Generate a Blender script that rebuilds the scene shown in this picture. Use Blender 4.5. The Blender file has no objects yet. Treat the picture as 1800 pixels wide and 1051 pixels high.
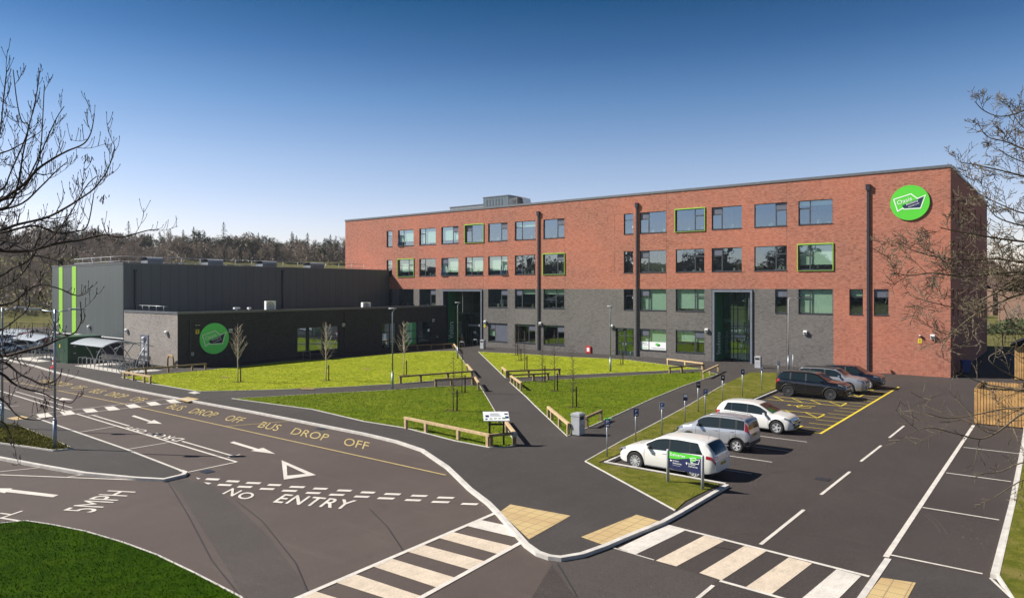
import bpy, math, random
import numpy as np
from mathutils import Vector, Matrix, geometry
random.seed(7)
PI=math.pi
# ------------------------------------------------------------------ camera, sky, sun
CAM=(7.91,-69.62,7.4); HEAD=math.radians(37.9436)
FPX=1260.; HY=508.; CXP=900.
sc=bpy.context.scene
cam=bpy.data.cameras.new('camera'); co=bpy.data.objects.new('camera',cam); sc.collection.objects.link(co)
co.location=CAM; co.rotation_euler=(PI/2,0,HEAD)
cam.sensor_width=36; cam.lens=25.2; cam.shift_y=-17.5/1800; cam.clip_start=.3; cam.clip_end=3000
sc.camera=co
SUN_EL=math.radians(39.7); sdx,sdy=-.863,-.505
w=bpy.data.worlds.new('World'); sc.world=w; w.use_nodes=True
nt=w.node_tree; nt.nodes.clear()
sky=nt.nodes.new('ShaderNodeTexSky'); sky.sky_type='NISHITA'; sky.sun_disc=False
sky.sun_elevation=SUN_EL; sky.sun_rotation=math.atan2(sdx,sdy); sky.altitude=300; sky.air_density=1.0; sky.dust_density=.6; sky.ozone_density=3.0
bg=nt.nodes.new('ShaderNodeBackground'); bg.inputs[1].default_value=.1
ow=nt.nodes.new('ShaderNodeOutputWorld')
# the clear spring sky deepens quickly above the pale horizon
tcn=nt.nodes.new('ShaderNodeTexCoord'); sep=nt.nodes.new('ShaderNodeSeparateXYZ'); nt.links.new(tcn.outputs['Generated'],sep.inputs[0])
rmp=nt.nodes.new('ShaderNodeValToRGB'); el=rmp.color_ramp.elements
SK=[(0.,(1.38,1.10,1.06)),(.09,(1.28,1.04,1.06)),(.17,(.98,.90,.94)),(.25,(.54,.68,.80)),(.31,(.26,.45,.62)),(.37,(.088,.30,.44)),(.62,(.05,.13,.22))]
while len(el)<len(SK): el.new(.5)
for i,(q,c) in enumerate(SK): el[i].position=q; el[i].color=(*[v/1.5 for v in c],1)
rmp.color_ramp.interpolation='B_SPLINE' if 0 else 'LINEAR'
nt.links.new(sep.outputs[2],rmp.inputs[0])
mu=nt.nodes.new('ShaderNodeMix'); mu.data_type='RGBA'; mu.blend_type='MULTIPLY'; mu.inputs[0].default_value=1; mu.clamp_result=False
nt.links.new(sky.outputs[0],mu.inputs[6]); nt.links.new(rmp.outputs[0],mu.inputs[7])
nt.links.new(mu.outputs[2],bg.inputs[0]); bg.inputs[1].default_value=.115; nt.links.new(bg.outputs[0],ow.inputs[0])
sl=bpy.data.lights.new('sun','SUN'); sl.energy=4.4; sl.angle=math.radians(.55); sl.color=(1,.95,.87)
so=bpy.data.objects.new('sun',sl); sc.collection.objects.link(so)
sv=Vector((sdx*math.cos(SUN_EL),sdy*math.cos(SUN_EL),math.sin(SUN_EL)))
so.rotation_euler=sv.to_track_quat('Z','Y').to_euler(); so.location=(0,0,60)
sc.view_settings.view_transform='Standard'; sc.view_settings.look='None'; sc.view_settings.gamma=1
sc.view_settings.exposure=0.90
# ------------------------------------------------------------------ picture <-> site
cc,ss=math.cos(HEAD),math.sin(HEAD)
FW=(-ss,cc); RT=(cc,ss)
def PX(px,py,d):
    a=(px-CXP)/FPX*d
    return Vector((CAM[0]+FW[0]*d+RT[0]*a, CAM[1]+FW[1]*d+RT[1]*a, CAM[2]-(py-HY)/FPX*d))
def G(px,py,z=0.):
    return PX(px,py,FPX*(CAM[2]-z)/(py-HY)).xy
def onY(px,py,k):
    v=PX(px,py,1.); t=(k-CAM[1])/(v.y-CAM[1]); return CAM[0]+t*(v.x-CAM[0]), CAM[2]+t*(v.z-CAM[2])
def onX(px,py,k):
    v=PX(px,py,1.); t=(k-CAM[0])/(v.x-CAM[0]); return CAM[1]+t*(v.y-CAM[1]), CAM[2]+t*(v.z-CAM[2])
# ------------------------------------------------------------------ helpers
COL=sc.collection
class MB:
    def __init__(s): s.v=[]; s.f=[]; s.m=[]; s.sm=[]
    def add(s,vs,fs,mi=0,smooth=False):
        b=len(s.v); s.v+= [tuple(p) for p in vs]
        for f in fs: s.f.append(tuple(b+i for i in f)); s.m.append(mi); s.sm.append(smooth)
    def box(s,x0,x1,y0,y1,z0,z1,mi=0,T=None):
        vs=[(x,y,z) for z in(z0,z1) for y in(y0,y1) for x in(x0,x1)]
        if T: vs=[T(*p) for p in vs]
        s.add(vs,[(0,2,3,1),(4,5,7,6),(0,1,5,4),(2,6,7,3),(0,4,6,2),(1,3,7,5)],mi)
    def bar(s,a,b,w,h,mi=0,up=(0,0,1)):
        a=Vector(a);b=Vector(b);d=(b-a).normalized();u=Vector(up)
        if abs(d.dot(u))>.98:u=Vector((1,0,0))
        r=d.cross(u).normalized();u=r.cross(d)
        vs=[p+r*i*w/2+u*j*h/2 for p in(a,b) for i,j in((-1,-1),(1,-1),(1,1),(-1,1))]
        s.add(vs,[(0,1,2,3),(7,6,5,4),(0,4,5,1),(1,5,6,2),(2,6,7,3),(3,7,4,0)],mi)
    def tube(s,pts,rad,n=6,mi=0,cap=True,smooth=True):
        pts=[Vector(p) for p in pts]; N=len(pts)
        if not hasattr(rad,'__len__'): rad=[rad]*N
        vs=[];u=None
        for i,p in enumerate(pts):
            d=(pts[min(i+1,N-1)]-pts[max(i-1,0)])
            if d.length<1e-9:d=Vector((0,0,1))
            d.normalize()
            if u is None:
                u=Vector((0,0,1)) if abs(d.z)<.9 else Vector((1,0,0))
            r=d.cross(u)
            if r.length<1e-6: r=d.orthogonal()
            r.normalize();u=r.cross(d)
            for k in range(n):
                a=2*PI*k/n; vs.append(p+(r*math.cos(a)+u*math.sin(a))*rad[i])
        fs=[(i*n+k,i*n+(k+1)%n,(i+1)*n+(k+1)%n,(i+1)*n+k) for i in range(N-1) for k in range(n)]
        if cap: fs+= [tuple(range(n-1,-1,-1)),tuple((N-1)*n+k for k in range(n))]
        s.add(vs,fs,mi,smooth)
    def lathe(s,prof,n=24,mi=0,axis='z',c=(0,0,0),smooth=True,closed=False):
        vs=[]
        for r,h in prof:
            for k in range(n):
                a=2*PI*k/n; x,y=r*math.cos(a),r*math.sin(a)
                p={'z':(x,y,h),'y':(x,h,y),'x':(h,x,y)}[axis]
                vs.append((p[0]+c[0],p[1]+c[1],p[2]+c[2]))
        M=len(prof); R=range(M if closed else M-1)
        s.add(vs,[(i*n+k,i*n+(k+1)%n,((i+1)%M)*n+(k+1)%n,((i+1)%M)*n+k) for i in R for k in range(n)],mi,smooth)
    def poly(s,pts,z=None,mi=0,T=None):
        P=[Vector((p[0],p[1],0)) for p in pts]
        tr=geometry.tessellate_polygon([P])
        vs=[(p[0],p[1],z if z is not None else p[2]) for p in pts]
        if T: vs=[T(v) for v in vs]
        fs=[]
        for t in tr:
            a,b,c=[P[i] for i in t]
            fs.append(t if (b-a).cross(c-a).z>0 else (t[0],t[2],t[1]))
        s.add(vs,fs,mi)
    def prism(s,pts,z0,z1,mi=0,T=None):
        ar=sum(pts[i][0]*pts[(i+1)%len(pts)][1]-pts[(i+1)%len(pts)][0]*pts[i][1] for i in range(len(pts)))
        if ar<0: pts=pts[::-1]
        s.poly(pts,z1,mi,T); n=len(pts)
        vs=[(p[0],p[1],z) for z in(z0,z1) for p in pts]
        if T: vs=[T(v) for v in vs]
        s.add(vs,[(i,(i+1)%n,n+(i+1)%n,n+i) for i in range(n)],mi)
    def strip(s,pts,w,z0,z1,mi=0,closed=False,off=0.):
        pts=[Vector(p[:2]) for p in pts]; n=len(pts); L=[]
        for i,p in enumerate(pts):
            a=pts[i-1] if (i>0 or closed) else None; b=pts[(i+1)%n] if (i<n-1 or closed) else None
            d1=(p-a).normalized() if a is not None else None; d2=(b-p).normalized() if b is not None else None
            if d1 is None:d1=d2
            if d2 is None:d2=d1
            n1=Vector((-d1.y,d1.x));n2=Vector((-d2.y,d2.x)); m=(n1+n2)
            m=m/max(m.length_squared,1.0)*2 if m.length>1e-6 else n1
            if m.length>2:m=m.normalized()*2
            L.append((p+m*(off+w/2),p+m*(off-w/2)))
        R=range(n if closed else n-1)
        for i in R:
            a,b=L[i];c,d=L[(i+1)%n]
            if z1-z0<1e-4: s.add([(b.x,b.y,z1),(d.x,d.y,z1),(c.x,c.y,z1),(a.x,a.y,z1)],[(0,1,2,3)],mi)
            else:
                vs=[(q.x,q.y,z) for z in(z0,z1) for q in(b,d,c,a)]
                s.add(vs,[(4,5,6,7),(0,1,5,4),(2,3,7,6),(1,2,6,5),(3,0,4,7)],mi)
    def build(s,name,mats,parent=None,loc=(0,0,0),rz=0,sharp=None):
        me=bpy.data.meshes.new(name); me.from_pydata(s.v,[],s.f)
        if not isinstance(mats,(list,tuple)): mats=[mats]
        for m in mats: me.materials.append(m)
        me.polygons.foreach_set('material_index',s.m); me.polygons.foreach_set('use_smooth',s.sm)
        me.update()
        if sharp: me.set_sharp_from_angle(angle=math.radians(sharp))
        o=bpy.data.objects.new(name,me); COL.objects.link(o); o.location=loc; o.rotation_euler=(0,0,rz)
        if parent: o.parent=parent
        return o
def tag(o,label=None,cat=None,group=None,kind=None):
    if label:o['label']=label
    if cat:o['category']=cat
    if group:o['group']=group
    if kind:o['kind']=kind
    return o
def thing(name,label,cat,loc=(0,0,0),rz=0,group=None):
    o=bpy.data.objects.new(name,None); COL.objects.link(o); o.location=loc; o.rotation_euler=(0,0,rz); o.empty_display_size=.3
    return tag(o,label,cat,group)
def struct(mb,name,mat,label=None):
    return tag(mb.build(name,mat),label,None,None,'structure')
def copy_tree(o,parent=None):
    c=o.copy(); COL.objects.link(c)
    if parent: c.parent=parent
    for ch in list(o.children): copy_tree(ch,c)
    return c
_tx={}
def text_geo(s,bold=False):
    if (s,bold) in _tx: return _tx[s,bold]
    cu=bpy.data.curves.new('t','FONT'); cu.body=s; cu.size=1; cu.resolution_u=3
    if bold: cu.offset=.014; cu.space_character=1.14
    o=bpy.data.objects.new('t',cu); COL.objects.link(o)
    dg=bpy.context.evaluated_depsgraph_get(); me=o.evaluated_get(dg).to_mesh()
    vs=[tuple(v.co) for v in me.vertices]; fs=[tuple(p.vertices) for p in me.polygons]
    o.evaluated_get(dg).to_mesh_clear(); bpy.data.objects.remove(o)
    x0=min(v[0] for v in vs);x1=max(v[0] for v in vs);y0=min(v[1] for v in vs);y1=max(v[1] for v in vs)
    vs=[((v[0]-x0)/(x1-x0),(v[1]-y0)/(y1-y0)) for v in vs]
    _tx[s,bold]=(vs,fs,(x1-x0)/(y1-y0)); return _tx[s,bold]
def put_text(mb,s,bl,br,tl,mi=0,bold=False,flip=False):
    """text stretched on the parallelogram with corners bottom-left, bottom-right, top-left"""
    vs,fs,_=text_geo(s,bold); bl=Vector(bl);a=Vector(br)-bl;b=Vector(tl)-bl
    mb.add([bl+a*u+b*v for u,v in vs],[f[::-1] for f in fs] if flip else fs,mi)
# ------------------------------------------------------------------ materials
def nodes(name):
    m=bpy.data.materials.new(name); m.use_nodes=True; t=m.node_tree
    return m,t,t.nodes['Principled BSDF']
def N(t,ty,**k):
    n=t.nodes.new(ty)
    for a,b in k.items():
        if a in n.inputs: n.inputs[a].default_value=b
        else: setattr(n,a,b)
    return n
def rgb(c): return (c[0],c[1],c[2],1)
def mixc(t,fac,a,b):
    n=t.nodes.new('ShaderNodeMix'); n.data_type='RGBA'
    for i,v in((0,fac),(6,a),(7,b)):
        if isinstance(v,(tuple,float,int)): n.inputs[i].default_value=rgb(v) if i>0 else v
        else: t.links.new(v,n.inputs[i])
    return n.outputs[2]
def ramp(t,src,stops):
    r=t.nodes.new('ShaderNodeValToRGB'); e=r.color_ramp.elements
    while len(e)<len(stops): e.new(.5)
    for i,(p,c) in enumerate(stops):
        e[i].position=p; e[i].color=rgb(c) if isinstance(c,tuple) else (c,c,c,1)
    t.links.new(src,r.inputs[0]); return r.outputs[0]
def noise(t,vec,scale,detail=3,rough=.55):
    n=N(t,'ShaderNodeTexNoise',Scale=scale,Detail=detail,Roughness=rough); t.links.new(vec,n.inputs['Vector']); return n.outputs[0]
def ocoord(t,scale=None):
    c=t.nodes.new('ShaderNodeTexCoord').outputs['Object']
    if scale:
        m=N(t,'ShaderNodeMapping'); m.inputs['Scale'].default_value=scale; t.links.new(c,m.inputs[0]); c=m.outputs[0]
    return c
def bump(t,b,src,st,dist=.02):
    n=N(t,'ShaderNodeBump',Strength=st,Distance=dist); t.links.new(src,n.inputs['Height']); t.links.new(n.outputs[0],b.inputs['Normal'])
def mplain(name,c,rough=.5,metal=0.,var=.12,sc_=3.,spec=None,coat=0.,bmp=0.):
    m,t,b=nodes(name); o=ocoord(t)
    n=noise(t,o,sc_,5,.6)
    t.links.new(mixc(t,ramp(t,n,[(.3,0.),(.7,1.)]),tuple(x*(1-var) for x in c),tuple(min(1,x*(1+var)) for x in c)),b.inputs['Base Color'])
    b.inputs['Roughness'].default_value=rough; b.inputs['Metallic'].default_value=metal
    if coat: b.inputs['Coat Weight'].default_value=coat; b.inputs['Coat Roughness'].default_value=.04
    if spec is not None: b.inputs['Specular IOR Level'].default_value=spec
    if bmp: bump(t,b,noise(t,o,sc_*12,4),bmp,.01)
    return m
def masphalt(name,c,c2,stain=.35):
    m,t,b=nodes(name); o=ocoord(t)
    big=noise(t,o,.16,5,.6); mid=noise(t,ocoord(t,(1.,.35,1)),1.3,6,.65); fine=noise(t,o,38,3,.7); sp=noise(t,o,95,1,.5)
    col=mixc(t,ramp(t,big,[(.34,0.),(.66,1.)]),c,c2)
    col=mixc(t,ramp(t,mid,[(.45,0.),(.75,stain)]),col,tuple(x*.55 for x in c))
    sc2=noise(t,ocoord(t,(.25,1.6,1)),1.1,7,.7)
    col=mixc(t,ramp(t,sc2,[(.56,0.),(.74,.35)]),col,tuple(min(1,x*1.7) for x in c2))
    sp2=noise(t,o,.9,3,.5)
    col=mixc(t,ramp(t,sp2,[(.70,0.),(.74,.30)]),col,tuple(x*.5 for x in c))
    col=mixc(t,ramp(t,fine,[(.42,.0),(.62,.55)]),col,tuple(min(1,x*1.9) for x in c2))
    col=mixc(t,ramp(t,sp,[(.66,0.),(.72,.6)]),col,(.3,.28,.26))
    t.links.new(col,b.inputs['Base Color']); b.inputs['Roughness'].default_value=.86; b.inputs['Specular IOR Level'].default_value=.3
    bump(t,b,fine,.5,.01); return m
def mgrass(name,dark,mid,light,dry,dryamt=.35):
    m,t,b=nodes(name); o=ocoord(t)
    a=noise(t,o,.35,4,.6); c=noise(t,o,2.2,5,.7); f=noise(t,o,26,3,.7); d=noise(t,ocoord(t,(1,1,1)),.8,6,.65)
    col=mixc(t,ramp(t,a,[(.35,0.),(.65,1.)]),mid,light)
    col=mixc(t,ramp(t,c,[(.40,.7),(.60,0.)]),col,dark)
    col=mixc(t,ramp(t,d,[(.52,0.),(.78,dryamt)]),col,dry)
    col=mixc(t,ramp(t,f,[(.32,.4),(.6,0.)]),col,tuple(x*.5 for x in dark))
    t.links.new(col,b.inputs['Base Color']); b.inputs['Roughness'].default_value=1.; b.inputs['Specular IOR Level'].default_value=.03
    bump(t,b,f,.7,.04); return m
def mbrick(name,c1,c2,mort,streak,amt=.5):
    m,t,b=nodes(name); o=ocoord(t)
    s=N(t,'ShaderNodeSeparateXYZ'); t.links.new(o,s.inputs[0])
    ad=N(t,'ShaderNodeMath',operation='ADD'); t.links.new(s.outputs[0],ad.inputs[0]); t.links.new(s.outputs[1],ad.inputs[1])
    cb=N(t,'ShaderNodeCombineXYZ'); t.links.new(ad.outputs[0],cb.inputs[0]); t.links.new(s.outputs[2],cb.inputs[1])
    br=N(t,'ShaderNodeTexBrick'); br.offset=.5
    for k,v in(('Scale',1.),('Mortar Size',.009),('Mortar Smooth',.3),('Bias',0.),('Brick Width',.225),('Row Height',.075)): br.inputs[k].default_value=v
    br.inputs['Color1'].default_value=rgb(c1); br.inputs['Color2'].default_value=rgb(c2); br.inputs['Mortar'].default_value=rgb(mort)
    t.links.new(cb.outputs[0],br.inputs['Vector'])
    mp=N(t,'ShaderNodeMapping'); mp.inputs['Scale'].default_value=(2.2,15.,1); t.links.new(cb.outputs[0],mp.inputs[0])
    st=noise(t,mp.outputs[0],1.0,6,.75)
    mp2=N(t,'ShaderNodeMapping'); mp2.inputs['Scale'].default_value=(4.4,13.3,1); t.links.new(cb.outputs[0],mp2.inputs[0])
    wn=N(t,'ShaderNodeTexWhiteNoise',noise_dimensions='2D')
    fl=N(t,'ShaderNodeVectorMath',operation='FLOOR'); t.links.new(mp2.outputs[0],fl.inputs[0]); t.links.new(fl.outputs[0],wn.inputs[0])
    col=mixc(t,ramp(t,st,[(.42,0.),(.68,amt)]),br.outputs[0],streak)
    col=mixc(t,ramp(t,wn.outputs[0],[(.72,0.),(.74,.38)]),col,tuple(x*.45 for x in c2))
    big=noise(t,cb.outputs[0],.14,4,.6)
    col=mixc(t,ramp(t,big,[(.4,0.),(.7,.30)]),col,tuple(min(1,x*1.45) for x in c1))
    t.links.new(col,b.inputs['Base Color']); b.inputs['Roughness'].default_value=.9; b.inputs['Specular IOR Level'].default_value=.25
    bump(t,b,br.outputs[1],.25,-.01); return m
def mclad(name,c,pitch=1.0,rough=.42,metal=.25):
    m,t,b=nodes(name); o=ocoord(t)
    s=N(t,'ShaderNodeSeparateXYZ'); t.links.new(o,s.inputs[0])
    ad=N(t,'ShaderNodeMath',operation='ADD'); t.links.new(s.outputs[0],ad.inputs[0]); t.links.new(s.outputs[1],ad.inputs[1])
    dv=N(t,'ShaderNodeMath',operation='DIVIDE'); dv.inputs[1].default_value=pitch; t.links.new(ad.outputs[0],dv.inputs[0])
    fr=N(t,'ShaderNodeMath',operation='FRACT'); t.links.new(dv.outputs[0],fr.inputs[0])
    fl=N(t,'ShaderNodeMath',operation='FLOOR'); t.links.new(dv.outputs[0],fl.inputs[0])
    wn=N(t,'ShaderNodeTexWhiteNoise',noise_dimensions='1D'); t.links.new(fl.outputs[0],wn.inputs['W'])
    col=mixc(t,wn.outputs[0],tuple(x*.965 for x in c),tuple(x*1.035 for x in c))
    col=mixc(t,ramp(t,noise(t,ocoord(t,(1,1,.12)),2.5,5),[(.4,0.),(.8,.3)]),col,tuple(x*1.25 for x in c))
    ln=ramp(t,fr.outputs[0],[(.0,1.),(.035,1.),(.05,0.)])
    col=mixc(t,ln,col,tuple(x*.55 for x in c))
    t.links.new(col,b.inputs['Base Color']); b.inputs['Roughness'].default_value=rough; b.inputs['Metallic'].default_value=metal
    bump(t,b,ln,.5,-.02); return m
def mglass(name,tint,ior=1.9,add=.1,gc=(.85,.93,1.)):
    m=bpy.data.materials.new(name); m.use_nodes=True; t=m.node_tree; t.nodes.clear()
    lw=N(t,'ShaderNodeLayerWeight',Blend=.5); fr=N(t,'ShaderNodeMath',operation='POWER'); fr.inputs[1].default_value=4.; t.links.new(lw.outputs['Facing'],fr.inputs[0]); ad=N(t,'ShaderNodeMath',operation='ADD'); ad.use_clamp=True; ad.inputs[1].default_value=add
    t.links.new(fr.outputs[0],ad.inputs[0])
    tr=N(t,'ShaderNodeBsdfTransparent'); tr.inputs[0].default_value=rgb(tint)
    gl=N(t,'ShaderNodeBsdfGlossy'); gl.inputs['Roughness'].default_value=.0; gl.inputs['Color'].default_value=rgb(gc)
    bp=N(t,'ShaderNodeBump',Strength=.06,Distance=.05); t.links.new(noise(t,ocoord(t),.9,2),bp.inputs['Height']); t.links.new(bp.outputs[0],gl.inputs['Normal'])
    mx=N(t,'ShaderNodeMixShader'); t.links.new(ad.outputs[0],mx.inputs[0]); t.links.new(tr.outputs[0],mx.inputs[1]); t.links.new(gl.outputs[0],mx.inputs[2])
    o=N(t,'ShaderNodeOutputMaterial'); t.links.new(mx.outputs[0],o.inputs[0]); return m
M={}
M['road']=masphalt('asphalt_worn',(.054,.040,.036),(.074,.056,.049))
M['road2']=masphalt('asphalt_dark',(.028,.022,.020),(.043,.034,.031),.5)
M['pave']=masphalt('tarmac_footway',(.029,.025,.023),(.044,.038,.035),.5)
M['patch']=masphalt('asphalt_patch',(.042,.035,.032),(.054,.045,.041))
M['kerb']=mplain('kerb_concrete',(.52,.49,.45),.9,var=.16,sc_=3,bmp=.4)
M['slab']=mplain('concrete_slab',(.50,.47,.43),.9,var=.15,sc_=3)
def mpaint(name,c,wear):
    m,t,b=nodes(name); o=ocoord(t)
    col=mixc(t,ramp(t,noise(t,o,1.6,5,.65),[(.35,0.),(.7,1.)]),c,tuple(x*.78 for x in c))
    col=mixc(t,ramp(t,noise(t,ocoord(t,(1.,.3,1)),5.,5,.7),[(.52,0.),(.66,wear*.6)]),col,tuple(x*.5 for x in c))
    col=mixc(t,ramp(t,noise(t,o,34,3,.75),[(.56,0.),(.64,wear)]),col,(.075,.062,.055))
    t.links.new(col,b.inputs['Base Color']); b.inputs['Roughness'].default_value=.85; return m
M['white']=mpaint('road_paint_white',(.66,.61,.55),.45)
M['cream']=mpaint('road_paint_cream',(.64,.53,.41),.55)
M['yellow']=mpaint('road_paint_yellow',(.76,.57,.03),.4)
M['byellow']=mpaint('road_paint_pale_yellow',(.52,.40,.16),.8)
M['lawn']=mgrass('lawn_grass',(.14,.19,.012),(.28,.32,.022),(.39,.41,.032),(.40,.34,.08),.5)
M['lawnb']=mgrass('lawn_grass_lush',(.060,.105,.008),(.130,.180,.012),(.200,.235,.018),(.26,.22,.05),.4)
M['bladeb']=mplain('grass_blade_lush',(.17,.23,.014),1.,var=.35,sc_=.9,spec=.03)
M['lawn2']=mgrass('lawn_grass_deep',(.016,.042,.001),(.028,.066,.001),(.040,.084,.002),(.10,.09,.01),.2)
M['verge']=mgrass('verge_grass',(.07,.09,.010),(.135,.140,.022),(.20,.18,.036),(.28,.21,.09),.8)
M['bed']=mgrass('planting_bed',(.05,.05,.02),(.12,.10,.045),(.17,.14,.07),(.10,.16,.04),.6)
M['field']=mgrass('field_grass',(.07,.08,.025),(.13,.13,.04),(.20,.17,.07),(.26,.21,.12),.6)
M['blade']=mplain('grass_blade',(.38,.42,.028),1.,var=.3,sc_=.9,spec=.03)
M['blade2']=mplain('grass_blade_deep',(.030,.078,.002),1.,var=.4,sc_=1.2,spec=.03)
M['bladev']=mplain('grass_blade_dry',(.18,.17,.04),1.,var=.5,sc_=1.2,spec=.03)
M['brick']=mbrick('red_brick',(.47,.140,.082),(.33,.092,.060),(.50,.36,.27),(.14,.06,.05),.6)
M['gbrick']=mbrick('grey_brick',(.175,.160,.150),(.125,.115,.110),(.20,.19,.18),(.06,.055,.055),.5)
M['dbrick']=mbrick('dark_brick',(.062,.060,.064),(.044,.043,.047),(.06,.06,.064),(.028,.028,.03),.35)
M['clad']=mclad('grey_cladding',(.098,.114,.117))
M['dark']=mplain('dark_metal',(.035,.038,.050),.45,.3)
M['frame']=mplain('window_frame_grey',(.060,.066,.078),.45,.2)
M['panel']=mplain('spandrel_panel',(.13,.14,.18),.45,.2)
M['cop']=mplain('coping_metal',(.16,.17,.18),.45,.5)
M['portal']=mplain('portal_frame',(.22,.24,.29),.4,.4)
M['steel']=mplain('galvanised_steel',(.36,.38,.40),.45,.6)
M['paleg']=mplain('pale_grey_paint',(.42,.43,.45),.5,.1)
M['pole']=mplain('lamp_pole',(.28,.33,.37),.45,.5)
M['lime']=mplain('lime_green',(.30,.62,.05),.45,var=.05)
M['logog']=mplain('sign_green',(.09,.60,.035),.5,var=.04)
M['logog2']=mplain('sign_green_lifted',(.13,.85,.17),.5,var=.04)  # sign green brightened in colour to offset the shade on the wing
M['navy']=mplain('sign_navy',(.018,.024,.085),.45,var=.1)
M['signw']=mplain('sign_white',(.88,.89,.89),.5,var=.02)
M['blue']=mplain('sign_blue',(.02,.07,.30),.4,var=.05)
M['dgreen']=mplain('dark_green_panel',(.02,.17,.075),.5,var=.12)
M['cgreen']=mplain('container_green',(.006,.060,.026),.35,.1,var=.15)
M['blind']=mplain('roller_blind',(.60,.70,.60),.8,var=.04)
M['inner']=mplain('interior_wall',(.30,.31,.29),.9,var=.2,sc_=1)
M['innerd']=mplain('interior_dark',(.07,.08,.075),.9,var=.3,sc_=1)
M['glass']=mglass('window_glass',(.78,.90,.82),1.7,.30,(.62,.80,.95))
M['glassv']=mglass('vent_glass',(.80,.88,.84),1.7,.07,(.8,.88,.92))
M['glass2']=mglass('entrance_glass',(.62,.82,.76),1.55,.34,(.55,.88,.84))
M['timber']=mplain('timber_pale',(.50,.36,.20),.8,var=.25,sc_=6,bmp=.3)
M['timberd']=mplain('timber_weathered',(.24,.17,.09),.85,var=.3,sc_=6,bmp=.3)
M['board']=mplain('timber_board',(.44,.25,.09),.85,var=.45,sc_=2,bmp=.3)
M['red']=mplain('red_paint',(.55,.02,.015),.4,var=.05)
M['signy']=mplain('sign_yellow',(.75,.60,.03),.5,var=.04)
M['black']=mplain('black_rubber',(.018,.018,.019),.75,var=.2)
M['roof']=mplain('roof_membrane',(.20,.20,.20),.9,var=.15,sc_=.6)
M['bark']=mplain('bark_dark',(.050,.036,.030),.95,var=.35,sc_=9,bmp=.5)
M['bark2']=mplain('bark_lichen',(.135,.105,.070),.95,var=.45,sc_=5,bmp=.5)
M['barkp']=mplain('bark_pale',(.50,.43,.34),.95,var=.3,sc_=8)
M['pine']=mplain('pine_needles',(.060,.078,.034),.95,var=.55,sc_=.5,spec=.1)
M['pine2']=mplain('conifer_needles',(.11,.12,.045),.95,var=.4,sc_=.5,spec=.1)
M['twig']=mplain('bare_twigs',(.29,.235,.19),.95,var=.35,sc_=.35,spec=.1)
M['twig2']=mplain('pale_twigs',(.30,.245,.19),.95,var=.3,sc_=.35,spec=.1)
M['mulch']=mplain('bark_mulch',(.12,.075,.045),.95,var=.5,sc_=14,bmp=.6)
M['tile']=mplain('house_roof_tiles',(.12,.07,.055),.85,var=.2)
M['hbrick']=mplain('house_brick',(.17,.10,.07),.9,var=.2)
def mtactile():
    m,t,b=nodes('tactile_paving'); o=ocoord(t)
    s=N(t,'ShaderNodeTexChecker',Scale=7.5); t.links.new(o,s.inputs[0])
    v=N(t,'ShaderNodeTexVoronoi',Scale=15.); v.inputs['Randomness'].default_value=0.; t.links.new(o,v.inputs['Vector'])
    col=mixc(t,ramp(t,noise(t,o,.9,5),[(.4,0.),(.65,.8)]),(.66,.50,.24),(.50,.33,.16))
    col=mixc(t,ramp(t,v.outputs[0],[(.25,.0),(.5,.55)]),col,(.34,.24,.11))
    br=N(t,'ShaderNodeTexBrick'); br.offset=0
    for k,vv in(('Scale',1.),('Mortar Size',.012),('Brick Width',.4),('Row Height',.4)): br.inputs[k].default_value=vv
    t.links.new(o,br.inputs['Vector'])
    col=mixc(t,br.outputs[1],col,(.25,.18,.10))
    t.links.new(col,b.inputs['Base Color']); b.inputs['Roughness'].default_value=.9
    return m
M['tactile']=mtactile()
# ------------------------------------------------------------------ terrain
def sst(a,b,x): x=min(1,max(0,(x-a)/(b-a))); return x*x*(3-2*x)
def hill(x,y):
    dx,dy=x-CAM[0],y-CAM[1]; r=math.hypot(dx,dy)
    az=math.degrees(math.atan2(dx*RT[0]+dy*RT[1],dx*FW[0]+dy*FW[1]))
    left=1-sst(-12,18,az) if -100<az<90 else .30
    A=5+11*left; n=math.sin(x*.021+1.3)*1.2+math.sin(y*.017+.4)*1.3+math.sin((x+y)*.05)*.5
    s=sst(172,262,r) if -100<az<90 else sst(120,230,r)
    return s*(A+n)+sst(300,700,r)*6*left+(0 if -100<az<90 else sst(250,560,r)*(20+7*math.sin(az*.11)+3*math.sin(az*.31)))
mb=MB(); n=121; R=900.
def gc(i): t=(i/(n-1)*2-1); return math.copysign(abs(t)**1.6,t)*R
vs=[]
for j in range(n):
    for i in range(n):
        x,y=CAM[0]+gc(i),CAM[1]+gc(j); vs.append((x,y,hill(x,y)-.09))
mb.add(vs,[(j*n+i,j*n+i+1,(j+1)*n+i+1,(j+1)*n+i) for j in range(n-1) for i in range(n-1)],0,True)
struct(mb,'ground',M['field'],'rough olive grass field rising to the wooded hill')
# ------------------------------------------------------------------ road surface and patches
mb=MB(); mb.poly([(-150,-80),(40,-80),(40,34),(-150,34)],0.0); struct(mb,'road',M['road'],'worn brownish asphalt road and bus bays')
mb=MB(); mb.poly([(-3.4,-53.0),(-2.0,-56.5),(2.2,-80),(40,-80),(40,33),(-8.9,33),(-8.9,-16),(-7.6,-43.5),(-2.3,-43.6),(-2.35,-50),(-2.9,-52.6)],.004)
struct(mb,'car_park',M['road2'],'darker asphalt of the car park')
P=[G(*p) for p in((292,842),(330,843),(372,852),(420,893),(470,940),(520,1005),(541,1040),(560,1090),(455,1085),(423,1040),(385,975),(340,905),(318,868))]
mb=MB(); mb.poly(P,.004); struct(mb,'road_patch',M['patch'],'darker resurfaced strip across the junction')
P=[G(*p) for p in((955,970),(1000,983),(1076,962),(1115,975),(1262,1020),(1225,1053),(1190,1085),(1040,1085),(1005,1040),(975,1000))]
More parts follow.
